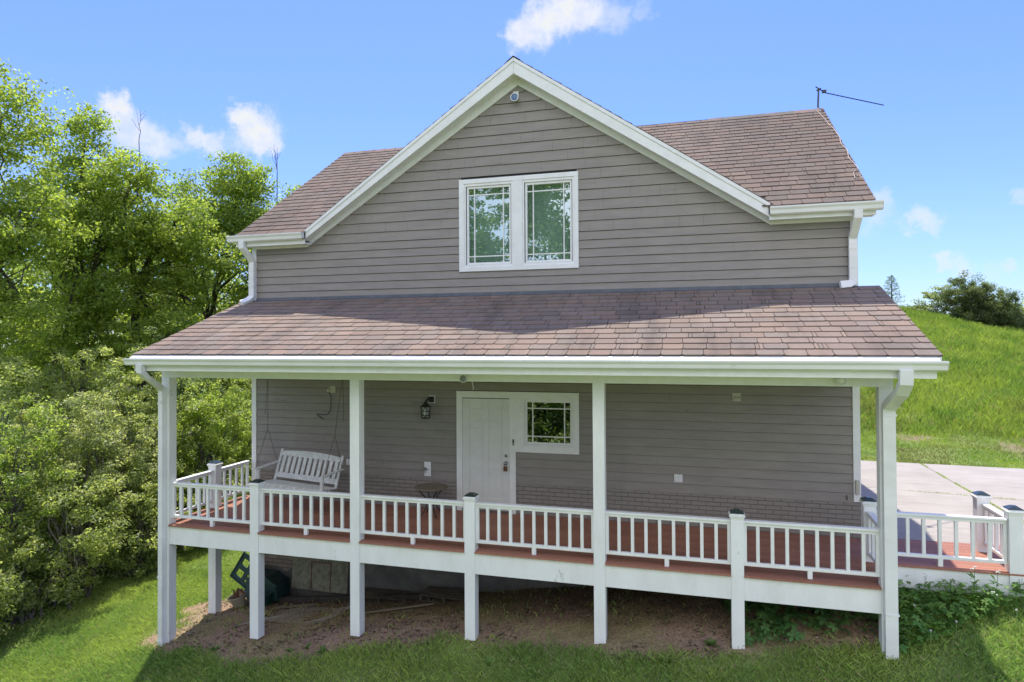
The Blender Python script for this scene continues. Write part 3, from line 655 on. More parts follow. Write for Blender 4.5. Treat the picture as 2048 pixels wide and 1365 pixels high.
MB().box(-.178, -.014, -2.0, -1.95, -.03, -.028)
o = post(11.09, -1.2, -.6, .80, name='newel_post', lab='newel post where the walkway leaves the porch'); capon(o, 11.09, -1.2, .80)
o = post(12.85, -1.222, -.6, .80, name='newel_post', lab='outer front newel post of the walkway'); capon(o, 12.85, -1.222, .80)
o = post(12.80, -.30, -.3, .78, name='newel_post', lab='outer rear newel post of the walkway'); capon(o, 12.80, -.30, .78)
# railings
bal_me = None
def rail(a, b, fixed, axis, blk=True, ztop=.715, label=None):
    """rail from a to b along axis, at the other coordinate 'fixed'"""
    global bal_me
    m = MB()
    def bx_(p, q, w0, w1, z0, z1):
        if axis == 'x': m.box(p, q, fixed+w0, fixed+w1, z0, z1)
        else: m.box(fixed+w0, fixed+w1, p, q, z0, z1)
    bx_(a, b, -.045, .045, ztop-.03, ztop); bx_(a, b, -.026, .026, ztop-.072, ztop-.0305)
    o = m.build('railing', WHITE, H, bevel=.004); m = MB()
    bx_(a, b, -.028, .028, .105, .15)
    c = (a+b)/2
    if blk: bx_(c-.03, c+.03, -.03, .03, .001, .1055)
    m.build('bottom_rail', WHITE, o, bevel=.004)
    if label: o['label'] = label
    n_ = max(2, round((b-a)/.188)); st = (b-a)/n_; zs0, zs1 = .1505, ztop-.0725
    for k in range(n_+1):
        p = a+k*st
        if k == 0: p += .021
        if k == n_: p -= .021
        if bal_me is None:
            q = MB().box(-.022, .022, -.022, .022, 0, zs1-zs0).build('baluster', WHITE, o, bevel=.003, loc=None); bal_me = q
        else: q = bal_me.copy(); C.objects.link(q); q.parent = o
        q.name = 'baluster'; q.location = (p, fixed, zs0) if axis == 'x' else (fixed, p, zs0)
    return o
for i, (a, b) in enumerate(zip(PX[:-1], PX[1:])):
    rail(a+S, b, -2.118, 'x')
rail(-2.04, -1.072, -.095, 'y', False, label='left side railing next to the corner post'); rail(-.904, -.036, -.095, 'y', False, label='left side railing against the wall')
rail(-2.04, -1.202, 11.16, 'y', False, label='right side railing of the porch'); rail(11.258, 12.846, -1.14, 'x', label='railing along the front of the walkway')
rail(-1.055, -.305, 12.90, 'y', False, label='railing at the outer end of the walkway')

# ---- windows and door
def sash(parent, x0, x1, z0, z1, fw_, y0, y1, glassm, inset, mw=.018, my=.0):
    f = MB()
    f.box(x0, x1, y0, y1, z1-fw_, z1); f.box(x0, x1, y0, y1, z0, z0+fw_); f.box(x0, x0+fw_, y0, y1, z0+fw_, z1-fw_); f.box(x1-fw_, x1, y0, y1, z0+fw_, z1-fw_)
    so_ = f.build('sash', WHITE, parent, bevel=.004)
    gx0, gx1, gz0, gz1 = x0+fw_, x1-fw_, z0+fw_, z1-fw_
    m = MB(); ym = (y0+y1)/2-.008
    for xx in (gx0+inset, gx1-inset): m.box(xx-mw/2, xx+mw/2, ym, ym+.012, gz0, gz1)
    for zz in (gz0+inset, gz1-inset*1.05): m.box(gx0, gx1, ym-.0015, ym+.0105, zz-mw/2, zz+mw/2)
    m.build('muntin', WHITE, parent)
    MB().box(gx0-.01, gx1+.01, ym+.016, ym+.020, gz0-.01, gz1+.01).build('pane', glassm, parent)
tm = MB()   # upper window trim
tm.box(4.555, 6.815, -.045, -.001, 6.085, 6.17); tm.box(4.555, 6.815, -.045, -.001, 4.445, 4.53); tm.box(4.555, 4.655, -.045, -.001, 4.53, 6.085); tm.box(6.735, 6.815, -.045, -.001, 4.53, 6.085)
tm.box(5.60, 5.785, -.045, -.001, 4.53, 6.085)
wu = tm.build('window', WHITE, H, bevel=.004); wu['label'] = 'upstairs double window with prairie grilles and pale curtains'
for x0, x1 in ((4.656, 5.599), (5.786, 6.734)):
    m = MB(); m.box(x0, x1, -.03, .09, 6.04, 6.084); m.box(x0, x1, -.03, .09, 4.531, 4.565); m.box(x0, x0+.03, -.03, .09, 4.565, 6.04); m.box(x1-.03, x1, -.03, .09, 4.565, 6.04)
    m.build('window_jamb', WHITE, wu)
    sash(wu, x0+.031, x1-.031, 4.566, 6.039, .045, -.005, .035, GLASS, .115)
    MB().box(x0-.05, x1+.05, .125, .14, 4.4, 6.2).build('curtain', CURT, wu)
dt = MB()   # door + sidelight trim in one surround
dt.box(4.487, 6.80, -.045, -.001, 2.10, 2.222); dt.box(4.487, 4.60, -.045, -.001, .0, 2.10); dt.box(5.515, 5.63, -.045, -.001, .0, 2.10)
dt.box(5.63, 5.775, -.045, -.001, 1.25, 2.10); dt.box(5.63, 6.80, -.045, -.001, 1.13, 1.25); dt.box(6.70, 6.80, -.045, -.001, 1.25, 2.10)
dw = dt.build('door_surround', WHITE, H, bevel=.004)
m = MB(); m.box(5.776, 6.699, -.03, .09, 2.075, 2.099); m.box(5.776, 6.699, -.035, .09, 1.251, 1.275); m.box(5.776, 5.80, -.03, .09, 1.275, 2.075); m.box(6.675, 6.699, -.03, .09, 1.275, 2.075)
wl = m.build('window', WHITE, H); wl['label'] = 'small square window beside the front door reflecting dark trees'
sash(wl, 5.801, 6.674, 1.276, 2.074, .038, -.005, .035, GLASS2, .105)
MB().box(5.6, 6.9, .3, .31, .9, 2.3).build('dark_room_sheet', DARKM, wl)  # near-black sheet stands in for the unlit room behind the pane
dd = MB(); dx0, dx1 = 4.602, 5.513
dd.box(dx0, dx1, -.014, -.001, .045, 2.085)
rails_z = [(.046, .26), (.80, .93), (1.56, 1.66), (1.93, 2.084)]; stx = [(dx0, dx0+.13), (5.01, 5.105), (dx1-.13, dx1)]
for a, b in rails_z: dd.box(dx0+.131, 5.0095, -.025, -.0145, a, b); dd.box(5.1055, dx1-.131, -.025, -.0145, a, b)
for a, b in stx: dd.box(a, b, -.025, -.0145, .046, 2.084)
for (_, a), (b, _) in zip(rails_z[:-1], rails_z[1:]):
    for p, q in ((dx0+.13, 5.01), (5.105, dx1-.13)):
        x0, x1, z0, z1 = p+.03, q-.03, a+.03, b-.03
        dd.box(x0, x1, -.022, -.0145, z0, z1)
door = dd.build('door', DOORW, H, bevel=.003); door['label'] = 'white six panel front door'
MB().box(4.60, 5.515, -.06, .0, .005, .044).build('door_sill', STEEL, H)
k = MB(); k.lathe([(.0, -.026), (.03, -.026), (.032, -.032), (.012, -.04), (.012, -.055), (.028, -.065), (.032, -.08), (.022, -.095), (0, -.098)], 16, (5.445, 0, .92), 'y'); k.build('door_knob', STEEL, door, smooth=True)
k = MB(); k.lathe([(.0, -.026), (.027, -.026), (.027, -.04), (.018, -.046), (0, -.047)], 16, (5.447, 0, 1.05), 'y'); k.build('deadbolt', STEEL, door)
k = MB(); k.box(5.41, 5.475, -.085, -.045, .775, .86); k.tube([(5.42, -.065, .86), (5.42, -.065, .9), (5.443, -.065, .925), (5.465, -.065, .9), (5.465, -.065, .86)], .006); k.build('lock_box', RUST, door, bevel=.004)
k = MB(); k.box(5.575, 5.605, -.06, -.046, 1.25, 1.36); bell = k.build('doorbell', BLACK, H, bevel=.008)
MB().lathe([(0, -.062), (.009, -.062), (.009, -.0605)], 12, (5.59, 0, 1.28), 'y').build('button', GUTW, bell)

# ---- downspouts
def spout(pts, lab, wd=.085, dp=.06):
    m = MB(); m.tube([pts[0]]+pts[1:], 0, sq=(wd, dp)); 
    for i in range(1, len(pts)-1):
        pass
    o = m.build('downspout', GUTW, H, bevel=.006); o['label'] = lab; return o
s_ = spout([(.00, -.345, 5.185), (.00, -.335, 5.06), (.03, -.2, 4.93), (.05, -.085, 4.80), (.05, -.09, 4.72), (.05, -.09, 4.12), (.045, -.09, 4.07), (.02, -.18, 4.0), (-.02, -.33, 3.935)], 'upper left downspout emptying onto the porch roof', wd=.115, dp=.085)
s2 = spout([(11.25, -.345, 5.16), (11.25, -.335, 5.05), (11.235, -.2, 4.90), (11.22, -.085, 4.76), (11.22, -.09, 4.68), (11.22, -.09, 4.10), (11.21, -.09, 4.06), (11.15, -.13, 4.02), (11.02, -.15, 4.01)], 'upper right downspout emptying onto the porch roof', wd=.12, dp=.085)
s3 = spout([(-.0, -2.845, 2.80), (-.0, -2.835, 2.68), (-.02, -2.7, 2.58), (-.085, -2.42, 2.44), (-.125, -2.27, 2.36), (-.125, -2.25, 2.28), (-.125, -2.25, -2.16)], 'long downspout strapped to the left corner post', wd=.105, dp=.085)
s4 = spout([(11.21, -2.835, 2.80), (11.21, -2.825, 2.64), (11.20, -2.7, 2.52), (11.175, -2.42, 2.38), (11.16, -2.285, 2.30), (11.16, -2.268, 2.22), (11.16, -2.268, -.86)], 'long downspout strapped to the right corner post', wd=.145, dp=.10)
for par, x, y, zs_ in ((s_, .05, -.078, (4.62, 4.3)), (s2, 11.22, -.078, (4.6, 4.3)), (s3, -.125, -2.25, (-.9, -2.0, 2.1)), (s4, 11.165, -2.25, (2.2, -.3))):
    for zz in zs_: w2, d2 = {0.05: (.062, .047), 11.22: (.064, .047), -.125: (.057, .047), 11.165: (.077, .056)}[x]; yc = {0.05: -.09, 11.22: -.09, -.125: -2.25, 11.165: -2.268}[x]; MB().box(x-w2, x+w2, yc-d2, yc+d2-.004, zz-.012, zz+.012).build('strap', GUTW, par)

# ---- small fixtures (parts of the house)
def part(name, m, material, lab=None, parent=H, **kw):
    o = m.build(name, material, parent, **kw)
    if lab: o['label'] = lab
    return o
# gable flood light
def flood(x, y, z, lab, r=.065, lensm=None, tilt=.25, back=.1):
    m = MB(); m.box(x-.05, x+.05, y+back-.02, y+back, z+.04, z+.14); m.tube([(x, y+back-.02, z+.1), (x, y+back-.06, z+.07), (x, y+.02, z+.03)], .016)
    m.lathe([(0, .09), (.03, .085), (r*.75, .03), (r, -.01), (r, -.035), (r*.86, -.036), (r*.84, -.02), (0, -.015)], 20, (x, y, z), 'y')
    o = part('flood_light', m, GUTW, lab)
    MB().lathe([(0, -.030), (r*.5, -.029), (r*.83, -.021), (r*.83, -.020)], 20, (x, y, z), 'y').build('lens', lensm, o)
    return o
BLUEL = mat('blue_lens', (.08, .16, .30), .15); GREYL = mat('grey_lens', (.30, .32, .32), .15, var=.3)
flood(5.675, -.12, 7.58, 'blue lensed flood light in the peak of the gable', .075, BLUEL, back=.1)
fl_ = flood(5.47, -2.31, 2.60, 'round flood light at the middle of the porch beam', .062, GREYL, back=.1)
MB().tube([(5.58, -2.24, 2.58), (5.585, -2.245, 2.50), (5.60, -2.245, 2.47), (5.59, -2.245, 2.43)], .004).build('pull_chain', GUTW, fl_)
flood(10.62, -2.28, 2.63, 'white flood light at the right end of the porch beam', .06, GUTW, back=.07)
# lantern
ln_ = part('wall_lantern', MB().box(3.925, 4.055, -.036, -.022, 1.985, 2.125), GUTW, 'black cage lantern on a white mounting plate left of the door', bevel=.003)
m = MB(); m.box(3.94, 4.04, -.065, -.037, 2.0, 2.11); m.tube([(3.985, -.06, 2.06), (3.965, -.12, 2.08), (3.925, -.185, 2.02)], .018)
lx, ly, lz = 3.925, -.185, 1.80
m.lathe([(.0, .23), (.016, .215), (.045, .185), (.085, .15), (.11, .135), (.11, .126), (0, .126)], 6, (lx, ly, lz)); m.lathe([(0, -.095), (.088, -.09), (.092, -.076), (0, -.075)], 6, (lx, ly, lz))
for j in range(6):
    a = math.pi/3*j; p = (lx+.084*math.cos(a), ly+.084*math.sin(a)); q = (lx+.096*math.cos(a), ly+.096*math.sin(a)); m.tube([(p[0], p[1], lz-.08), (q[0], q[1], lz+.13)], .0075, 6)
for hh_ in (-.03, .045):
    m.tube([(lx+.09*math.cos(math.pi/3*j), ly+.09*math.sin(math.pi/3*j), lz+hh_) for j in range(7)], .0055, 5)
m.build('cage', BLACK, ln_)
MB().lathe([(0, -.05), (.028, -.04), (.036, 0), (.03, .05), (.015, .09), (0, .1)], 14, (lx, ly, lz)).build('bulb', GUTW, ln_, smooth=True)
MB().lathe([(.08, -.074), (.092, .124)], 6, (lx, ly, lz)).build('lantern_glass', CLEAR, ln_)
# faucet plate
fp = part('faucet_plate', MB().box(3.83, 3.965, -.036, -.022, .60, .87), GUTW, 'white plate with an outdoor tap', bevel=.003)
m = MB(); m.tube([(3.89, -.03, .73), (3.89, -.1, .73), (3.885, -.125, .715), (3.88, -.13, .68)], .014); m.lathe([(.0, -.13), (.03, -.13), (.03, -.12), (0, -.119)], 12, (3.885, -.0, .755), 'y'); m.tube([(3.885, -.12, .755), (3.887, -.09, .735)], .007); m.build('tap', STEEL, fp)
for x, z, s, lab in ((2.235, .79, .06, 'outlet cover half hidden by the tall post'), (8.50, .80, .07, 'outdoor outlet cover low on the wall right of the door')):
    o = part('outlet_box', MB().box(x-s, x+s, -.036, -.022, z-s*.95, z+s*.95), GUTW, lab, bevel=.004)
    MB().box(x-s*.62, x-s*.05, -.06, -.037, z-s*.7, z+s*.7).box(x+s*.08, x+s*.6, -.055, -.037, z-s*.7, z+s*.7).build('outlet_cover', GUTW, o, bevel=.004)
b1 = part('outlet_box', MB().box(1.80, 1.935, -.036, -.022, 2.14, 2.275), BEIGE, 'beige junction box with a plug high on the wall near the swing', bevel=.004)
m = MB(); m.lathe([(0, -.07), (.03, -.068), (.035, -.05), (.035, -.037)], 14, (1.79, 0, 2.19), 'y'); m.build('plug', BEIGE, b1)
MB().tube([(1.80, -.05, 2.15), (1.825, -.045, 2.10), (1.84, -.04, 2.05), (1.835, -.035, 1.9), (1.82, -.035, 1.80), (1.78, -.035, 1.73), (1.72, -.035, 1.70), (1.6, -.035, 1.705), (1.51, -.035, 1.715), (1.53, -.04, 1.69), (1.60, -.04, 1.65), (1.67, -.04, 1.61)], .006).build('cord', BLACK, b1)
b2 = part('outlet_box', MB().box(9.385, 9.52, -.036, -.022, 2.13, 2.265), BEIGE, 'beige junction box with loose wires right of the door', bevel=.004)
MB().tube([(9.41, -.04, 2.16), (9.42, -.05, 2.205), (9.45, -.05, 2.20), (9.48, -.045, 2.18), (9.51, -.05, 2.21)], .004).build('wire', BLACK, b2)
MB().tube([(9.5, -.3, 2.70), (9.5, -.29, 2.6), (9.505, -.29, 2.5)], .004).build('wire', GUTW, b2)
part('utility_box', MB().box(11.225, 11.285, -.075, -.035, .70, .92), BEIGE, 'small beige box on the right corner board', bevel=.005)
part('hose_hook', MB().tube([(11.10, -.03, .67), (11.10, -.05, .64), (11.105, -.045, .60)], .007), BLACK)
# antenna on the ridge
an = part('antenna', MB().tube([(11.41, 4.06, 8.10), (11.415, 4.06, 8.35), (11.43, 4.06, 8.64)], .019), mat('weathered_mast', (.10, .10, .10), .6, var=.3), 'thin broken aerial on a short mast at the right end of the ridge')
m = MB(); m.tube([(11.36, 3.98, 8.655), (11.6, 4.26, 8.60), (13.05, 5.50, 8.60)], .0125, 6); m.box(11.52, 11.60, 4.15, 4.23, 8.585, 8.635); m.tube([(11.39, 4.06, 8.60), (11.47, 4.06, 8.64)], .02); m.build('boom', BLACK, an)
m = MB(); m.box(11.33, 11.50, 3.93, 4.05, 8.10, 8.118); m.tube([(11.41, 4.0, 8.1), (11.41, 4.05, 8.2)], .03); m.build('mast_foot', STEEL, an)
cp = [(11.36,3.83),(11.42,3.31),(11.44,2.95),(11.48,2.77),(11.49,2.53),(11.50,2.28),(11.46,1.99),(11.47,1.82),(11.50,1.68),(11.48,1.47),(11.45,1.29),(11.48,1.10),(11.50,0.90),(11.50,0.80),(11.46,0.76),(11.40,0.67),(11.38,0.47),(11.42,0.40),(11.48,0.45),(11.46,0.55),(11.42,.52)]
MB().tube([(x, y, EV+(y+.3)*mk+.028) for x, y in cp], .0055, 5).build('cable', mat('pale_cable', (.45, .36, .30), .6), an)

# ================================================================== PORCH THINGS
# swing
sw = thing('porch_swing', (1.73, -1.02, .085), 'white painted slatted porch swing hanging on chains at the left end of the porch', 'porch swing')
sw.rotation_euler = (0, math.radians(2.6), math.radians(-4))
SWM = mat('worn_swing_paint', (.66, .66, .65), .6, dark=(.48, .47, .45), scale=14, bump=.002)
L_ = .70; m = MB()
for k in range(5): m.box(-L_, L_, -.24+k*.095, -.24+k*.095+.08, .455+.012*(-k if k > 0 else 0), .475+.012*(-k if k > 0 else 0))
for x in (-.62, 0, .60): m.box(x, x+.035, -.235, .25, .385, .405+.0)
m.build('seat', SWM, sw, bevel=.004)
m = MB().box(-L_, L_, -.265, -.243, .375, .474); m.build('apron', SWM, sw, bevel=.004)
bt = lambda t: (.20+.18*t, .44+.50*t)   # backrest line y,z
m = MB()
def backpt(x, t, o=0): y_, z_ = bt(t); return (x, y_+o, z_)
def arch(x): return .5*(1-(x/L_)**2)*.18
pl = []
for i in range(15):
    x = -L_+.04+i*(2*L_-.08)/14; pl.append(x)
for a, b in zip(pl[:-1], pl[1:]):
    ta, tb = 1+arch(a), 1+arch(b)
    y0a, z0a = bt(.86); 
    vs = []
    for x, t_ in ((a, ta), (b, tb)):
        for tt, oo in ((.86, -.012), (t_, -.012), (t_, .012), (.86, .012)):
            yy_, zz_ = bt(tt); vs.append((x, yy_+oo, zz_))
    m.add(vs, [(0,3,2,1), (4,5,6,7), (0,1,5,4), (1,2,6,5), (2,3,7,6), (3,0,4,7)])
m.beam(backpt(-L_+.04, .17), backpt(L_-.04, .17), .022, .095, (0, .3, .95))
for s in (-1, 1): m.beam(backpt(s*(L_-.02), -.05), backpt(s*(L_-.02), 1.08), .045, .03, (0, 1, -.3))
m.build('back_frame', SWM, sw, bevel=.003)
nsl = 11
for i in range(nsl):
    x = -L_+.115+i*(2*L_-.23)/(nsl-1)
    o = MB().beam(backpt(x, .2, .0), backpt(x, .9, .0), .068, .013, (0, 1, -.3)).build('back_slat', SWM, sw)
for s in (-1, 1):
    m = MB(); m.beam((s*(L_+.02), -.30, .715), (s*(L_+.02), .33, .75), .075, .022); m.build('armrest', SWM, sw, bevel=.006)
    m = MB(); m.beam((s*(L_+.0), -.25, .38), (s*(L_+.0), -.25, .704), .06, .04, (0, 1, 0)); m.build('arm_support', SWM, sw, bevel=.004)
def chain(m, a, b, r=.0022, link=.036):
    a = Vector(a); b = Vector(b); n_ = int((b-a).length/(link*.8)); d_ = (b-a)/n_; dn = d_.normalized(); u = dn.orthogonal().normalized(); v = dn.cross(u)
    for i in range(n_):
        c = a+d_*(i+.5); s_v = u if i%2 else v
        m.tube([c+dn*link*.5*math.cos(t)+s_v*.0085*math.sin(t) for t in [k*math.pi/3 for k in range(7)]], r, 4, cap=False)
for s, xt, yt in ((-1, -.85, .1), (1, .80, .12)):
    node = (s*.745, .02, 1.42); m = MB()
    chain(m, (xt, yt, 2.52), node); chain(m, node, (s*.735, -.27, .73)); chain(m, node, (s*.735, .30, .77))
    m.tube([(xt, yt, 2.62), (xt, yt, 2.47)], .018); m.lathe([(.001, 0), (.022, .03), (.022, .06), (.001, .09)], 8, (xt, yt, 2.40))
    if s == 1: chain(m, (xt, yt, 2.50), (xt+.05, yt, 1.67))
    else: chain(m, (xt, yt, 2.50), (xt-.03, yt, 1.67))
    m.build('chain', mat('rusty_chain', (.10, .08, .065), .7, var=.4), sw)
# side table
tb = thing('side_table', (4.17, -.50, 0), 'small round bistro table with curved black legs left of the front door', 'table')
m = MB(); m.lathe([(0, .495), (.29, .495), (.305, .505), (.305, .52), (.295, .525), (0, .522)], 36); m.build('table_top', mat('stone_top', (.20, .165, .12), .7, dark=(.13, .105, .08), scale=25), tb)
for j in range(4):
    a = math.pi/4+j*math.pi/2; m = MB()
    prof = [(.24, .49), (.20, .43), (.13, .36), (.09, .26), (.10, .16), (.16, .07), (.22, .012), (.25, .008)]
    m.tube([(r*math.cos(a), r*math.sin(a), h) for r, h in prof], .011, 8); m.build('leg', BLACK, tb, smooth=True)
m = MB(); m.tube([(.1*math.cos(t), .1*math.sin(t), .25) for t in [k*math.pi/8 for k in range(17)]], .006, 6); m.build('ring', BLACK, tb)

# ================================================================== UNDER THE DECK
GPL = mat('dark_green_plastic', (.012, .045, .04), .4, var=.3)
def at(x, y, dz=0): return (x, y, zg(x, y)+dz)
# plastic play panel leaning : local XZ board with holes
pt = thing('plastic_play_panel', (-.27, -.32, -1.56), 'dark green plastic play panel with two square and four round holes, tipped under the porch', 'toy panel')
pt.rotation_euler = (math.radians(-12), math.radians(28), math.radians(-4))
def panel_with_holes(m, w_, h_, holes, t=.03):
    xs_ = sorted({0, w_, *[q for a in holes for q in (a[0], a[1])]}); zs_ = sorted({0, h_, *[q for a in holes for q in (a[2], a[3])]})
    for a, b in zip(xs_[:-1], xs_[1:]):
        for c, e in zip(zs_[:-1], zs_[1:]):
            if any(h[0] <= (a+b)/2 <= h[1] and h[2] <= (c+e)/2 <= h[3] for h in holes): continue
            m.box(a, b, 0, t, c, e)
m = MB(); sqh = [(.06, .22, .07, .21), (.06, .22, .30, .44)]; rh = [(.30, .35, .06+i*.11, .11+i*.11) for i in range(4)]
panel_with_holes(m, .42, .52, sqh+rh)
m.box(0, .42, -.02, .0, .515, .54); m.box(0, .42, -.02, 0, -.02, .004); m.box(-.02, .0, -.02, .03, -.02, .54)
m.build('hole_panel', GPL, pt)
m = MB()
for a in sqh:       # rounded corner fillets
    for (cx, cz, sx, sz) in ((a[0], a[2], 1, 1), (a[1], a[2], -1, 1), (a[0], a[3], 1, -1), (a[1], a[3], -1, -1)):
        r = .03; m.prism([(cx, cz)]+[(cx+sx*r*(1-math.sin(t)), cz+sz*r*(1-math.cos(t))) for t in [k*math.pi/8 for k in range(5)]], .002, .028)
for a in rh:
    for (cx, cz, sx, sz) in ((a[0], a[2], 1, 1), (a[1], a[2], -1, 1), (a[0], a[3], 1, -1), (a[1], a[3], -1, -1)):
        r = .022; m.prism([(cx, cz)]+[(cx+sx*r*(1-math.sin(t)), cz+sz*r*(1-math.cos(t))) for t in [k*math.pi/8 for k in range(5)]], .002, .028)
m.build('hole_rim', GPL, pt)
m = MB().box(.40, .75, -.0, .12, -.16, .50); m.build('panel_body', mat('blue_green_plastic', (.015, .06, .075), .35, var=.3), pt, bevel=.02)
tb2 = thing('plastic_toy_base', (.62, -.28, -1.9), 'bulky dark green plastic play base lying against the tan brick', 'toy')
m = MB().prism([(-.32, .0), (-.32, .48), (.08, .46), (.30, .33), (.34, .0)], -.25, .2); m.build('base_body', GPL, tb2, bevel=.04)
m = MB(); m.lathe([(.2, 0), (.2, .03), (.17, .05), (.17, .22), (.2, .24), (.2, .26), (.02, .27)], 20, (.06, -.35, -.06)); m.build('barrel', GPL, tb2, smooth=False)
# flower pot
po = thing('flower_pot', at(.2, -.66), 'beige plastic flower pot tipped beside the play panel, holding dead roots', 'flower pot'); po.rotation_euler = (.12, -.18, 0)
m = MB(); m.lathe([(0, 0), (.105, 0), (.145, .19), (.165, .195), (.168, .225), (.152, .225), (.145, .20), (.14, .17), (0, .165)], 28); m.build('pot', mat('pot_plastic', (.36, .31, .22), .6, var=.25), po, smooth=False)
m = MB(); m.lathe([(0, .19), (.08, .185), (.142, .17)], 18); m.build('soil', mat('pot_soil', (.05, .032, .022), .95, var=.5), po)
m = MB(); m.tube([(0, 0, .18), (.01, .0, .27), (.05, .01, .33), (.11, .02, .30), (.15, .03, .24)], [.03, .04, .035, .03, .02]); m.tube([(-.03, 0, .18), (-.06, 0, .25), (-.04, 0, .34)], .014); m.build('dead_root', RUST, po)
# cream board with rusty frame
bd = thing('old_board', (1.02, -.17, -1.74), 'weathered cream board with a rusty rectangle leaning on the foundation', 'board'); bd.rotation_euler = (math.radians(-5), 0, 0)
OB = mat('weathered_cream', (.30, .28, .20), .85, dark=(.12, .11, .075), scale=9, bump=.003)
poly = [(0, .0), (1.24, 0), (1.24, .70), (1.18, .80), (1.08, .85), (.16, .85), (.07, .80), (0, .66)]
m = MB().prism(poly, 0, .035); m.build('panel', OB, bd, bevel=.006)
m = MB(); m.box(.43, .45, -.008, -.001, .02, .56); m.box(.86, .88, -.008, -.001, .02, .56); m.box(.45, .86, -.008, -.001, .54, .56); m.build('rusty_frame', RUST, bd)
# log / curb below the board
lg = thing('landscape_timber', (0.9, -.42, 0), 'dark rotten timber lying along the foundation', 'timber')
m = MB(); m.beam((.05, 0, zg(.95, -.42)+.05), (3.2, .12, zg(4.1, -.3)+.06), .12, .11); m.build('timber', mat('rotten_wood', (.07, .055, .045), .95, dark=(.03, .025, .02), scale=8, bump=.01), lg, bevel=.015)
# pallets
PW = mat('grey_pallet_wood', (.13, .105, .075), .9, dark=(.06, .05, .035), scale=10, stretch=(.3, 1, 1))
def pallet(loc, rz, label):
    p = thing('wood_pallet', loc, label, 'pallet', 'pallets under the porch', rz)
    m = MB()
    for k in range(6): m.box(0, .95, .0+k*.15, .09+k*.15, .10, .118)
    m.build('top_board', PW, p)
    for x in (0, .455, .91): MB().box(x, x+.04, .0, .85, .019, .099).build('stringer', PW, p)
    m = MB()
    for k in range(3): m.box(0, .95, .0+k*.375, .09+k*.375, 0, .018)
    m.build('bottom_board', PW, p); p.scale = (1, .5, 1); return p
pallet((2.62, -.52, zg(3.0, -.5)-.02), .05, 'grey wooden pallet lying under the porch, left of the other pallet')
pallet((3.98, -.62, zg(4.4, -.6)-.02), -.03, 'grey wooden pallet lying under the porch, beside the middle newel post')
pk = thing('loose_plank', (2.9, -1.35, 0), 'pale narrow plank lying on the dirt in front of the pallets', 'plank')
m = MB(); m.beam((.25, .0, zg(3.15, -1.45)+.03), (1.5, .38, zg(4.4, -1.0)+.05), .055, .02); m.build('plank', mat('pale_plank', (.22, .18, .12), .8, var=.3), pk)
pk = thing('loose_plank', (1.2, -.9, 0), 'pale thin strip of wood lying behind the wire mesh', 'plank')
m = MB(); m.beam((.0, .0, zg(1.2, -.9)+.04), (.75, .15, zg(1.95, -.75)+.06), .06, .02); m.build('plank', mat('pale_plank2', (.2, .165, .11), .8, var=.3), pk)
# wire mesh
wm = thing('wire_mesh', (0, 0, 0), 'sheet of rusty welded wire mesh lying on the dirt under the porch', 'wire mesh')
m = MB()
def wz(x, y): return zg(x, y)+.04+.025*math.sin(x*5)+.02*math.sin(y*7+x)
for i in range(14):
    y_ = -1.75+i*.06; m.tube([(1.0+t*.17+i*.02, y_+t*.012, wz(1.0+t*.17, y_)) for t in range(11)], .0028, 4, cap=False)
for i in range(34):
    x_ = 1.02+i*.05; m.tube([(x_+t*.03, -1.75+t*.11, wz(x_, -1.75+t*.11)) for t in range(8)], .0022, 4, cap=False)
m.build('wire_grid', mat('old_wire', (.36, .31, .25), .6), wm)

# leaf litter, twigs and pebbles on the dirt
def debris(name, n_, s0, s1, cols, label, cat, hgt=.4, x0=-.6, x1=11.2, y0=-2.5, y1=.0):
    x = RNG.uniform(x0, x1, n_); y = RNG.uniform(y0, y1, n_); k = (RNG.random(n_) < dirt(x, y)*ss(.3, .6, fbm(x*2, y*2, 131, 3))) & clear_house(x, y); x = x[k]; y = y[k]; n_ = len(x); z_ = zt(x, y)
    s_ = RNG.uniform(s0, s1, n_); a = RNG.uniform(0, 6.28, n_); c, sn = np.cos(a), np.sin(a); b = RNG.uniform(.3, 1, n_)
    base = np.array([(1,0,0),(0,1,0),(-1,0,0),(0,-1,0),(0,0,1)], float); V_ = np.empty((n_, 5, 3))
    for i, p in enumerate(base): V_[:, i, 0] = x+s_*(p[0]*c-p[1]*b*sn); V_[:, i, 1] = y+s_*(p[0]*sn+p[1]*b*c); V_[:, i, 2] = z_+.012+p[2]*s_*hgt
    f_ = np.array([(0,1,4),(1,2,4),(2,3,4),(3,0,4)]); F_ = (np.arange(n_)[:, None, None]*5+f_[None]).reshape(-1, 3)
    cc = np.array(cols)[RNG.integers(0, len(cols), n_)]*RNG.uniform(.7, 1.2, (n_, 1))
    tag(npmesh(name, V_.reshape(-1, 3), F_, np.repeat(cc, 5, 0), GROUND), label, cat=cat, kind='stuff')
debris('leaf_litter', 9000, .012, .035, [(.16,.11,.07),(.10,.075,.05),(.24,.18,.10),(.14,.13,.07)], 'dead leaves and crumbs scattered over the bare dirt', 'leaf litter', .3)
debris('pebbles', 2500, .008, .022, [(.34,.30,.26),(.26,.22,.2),(.22,.15,.12)], 'small pebbles scattered in the bare dirt', 'pebbles', .6)

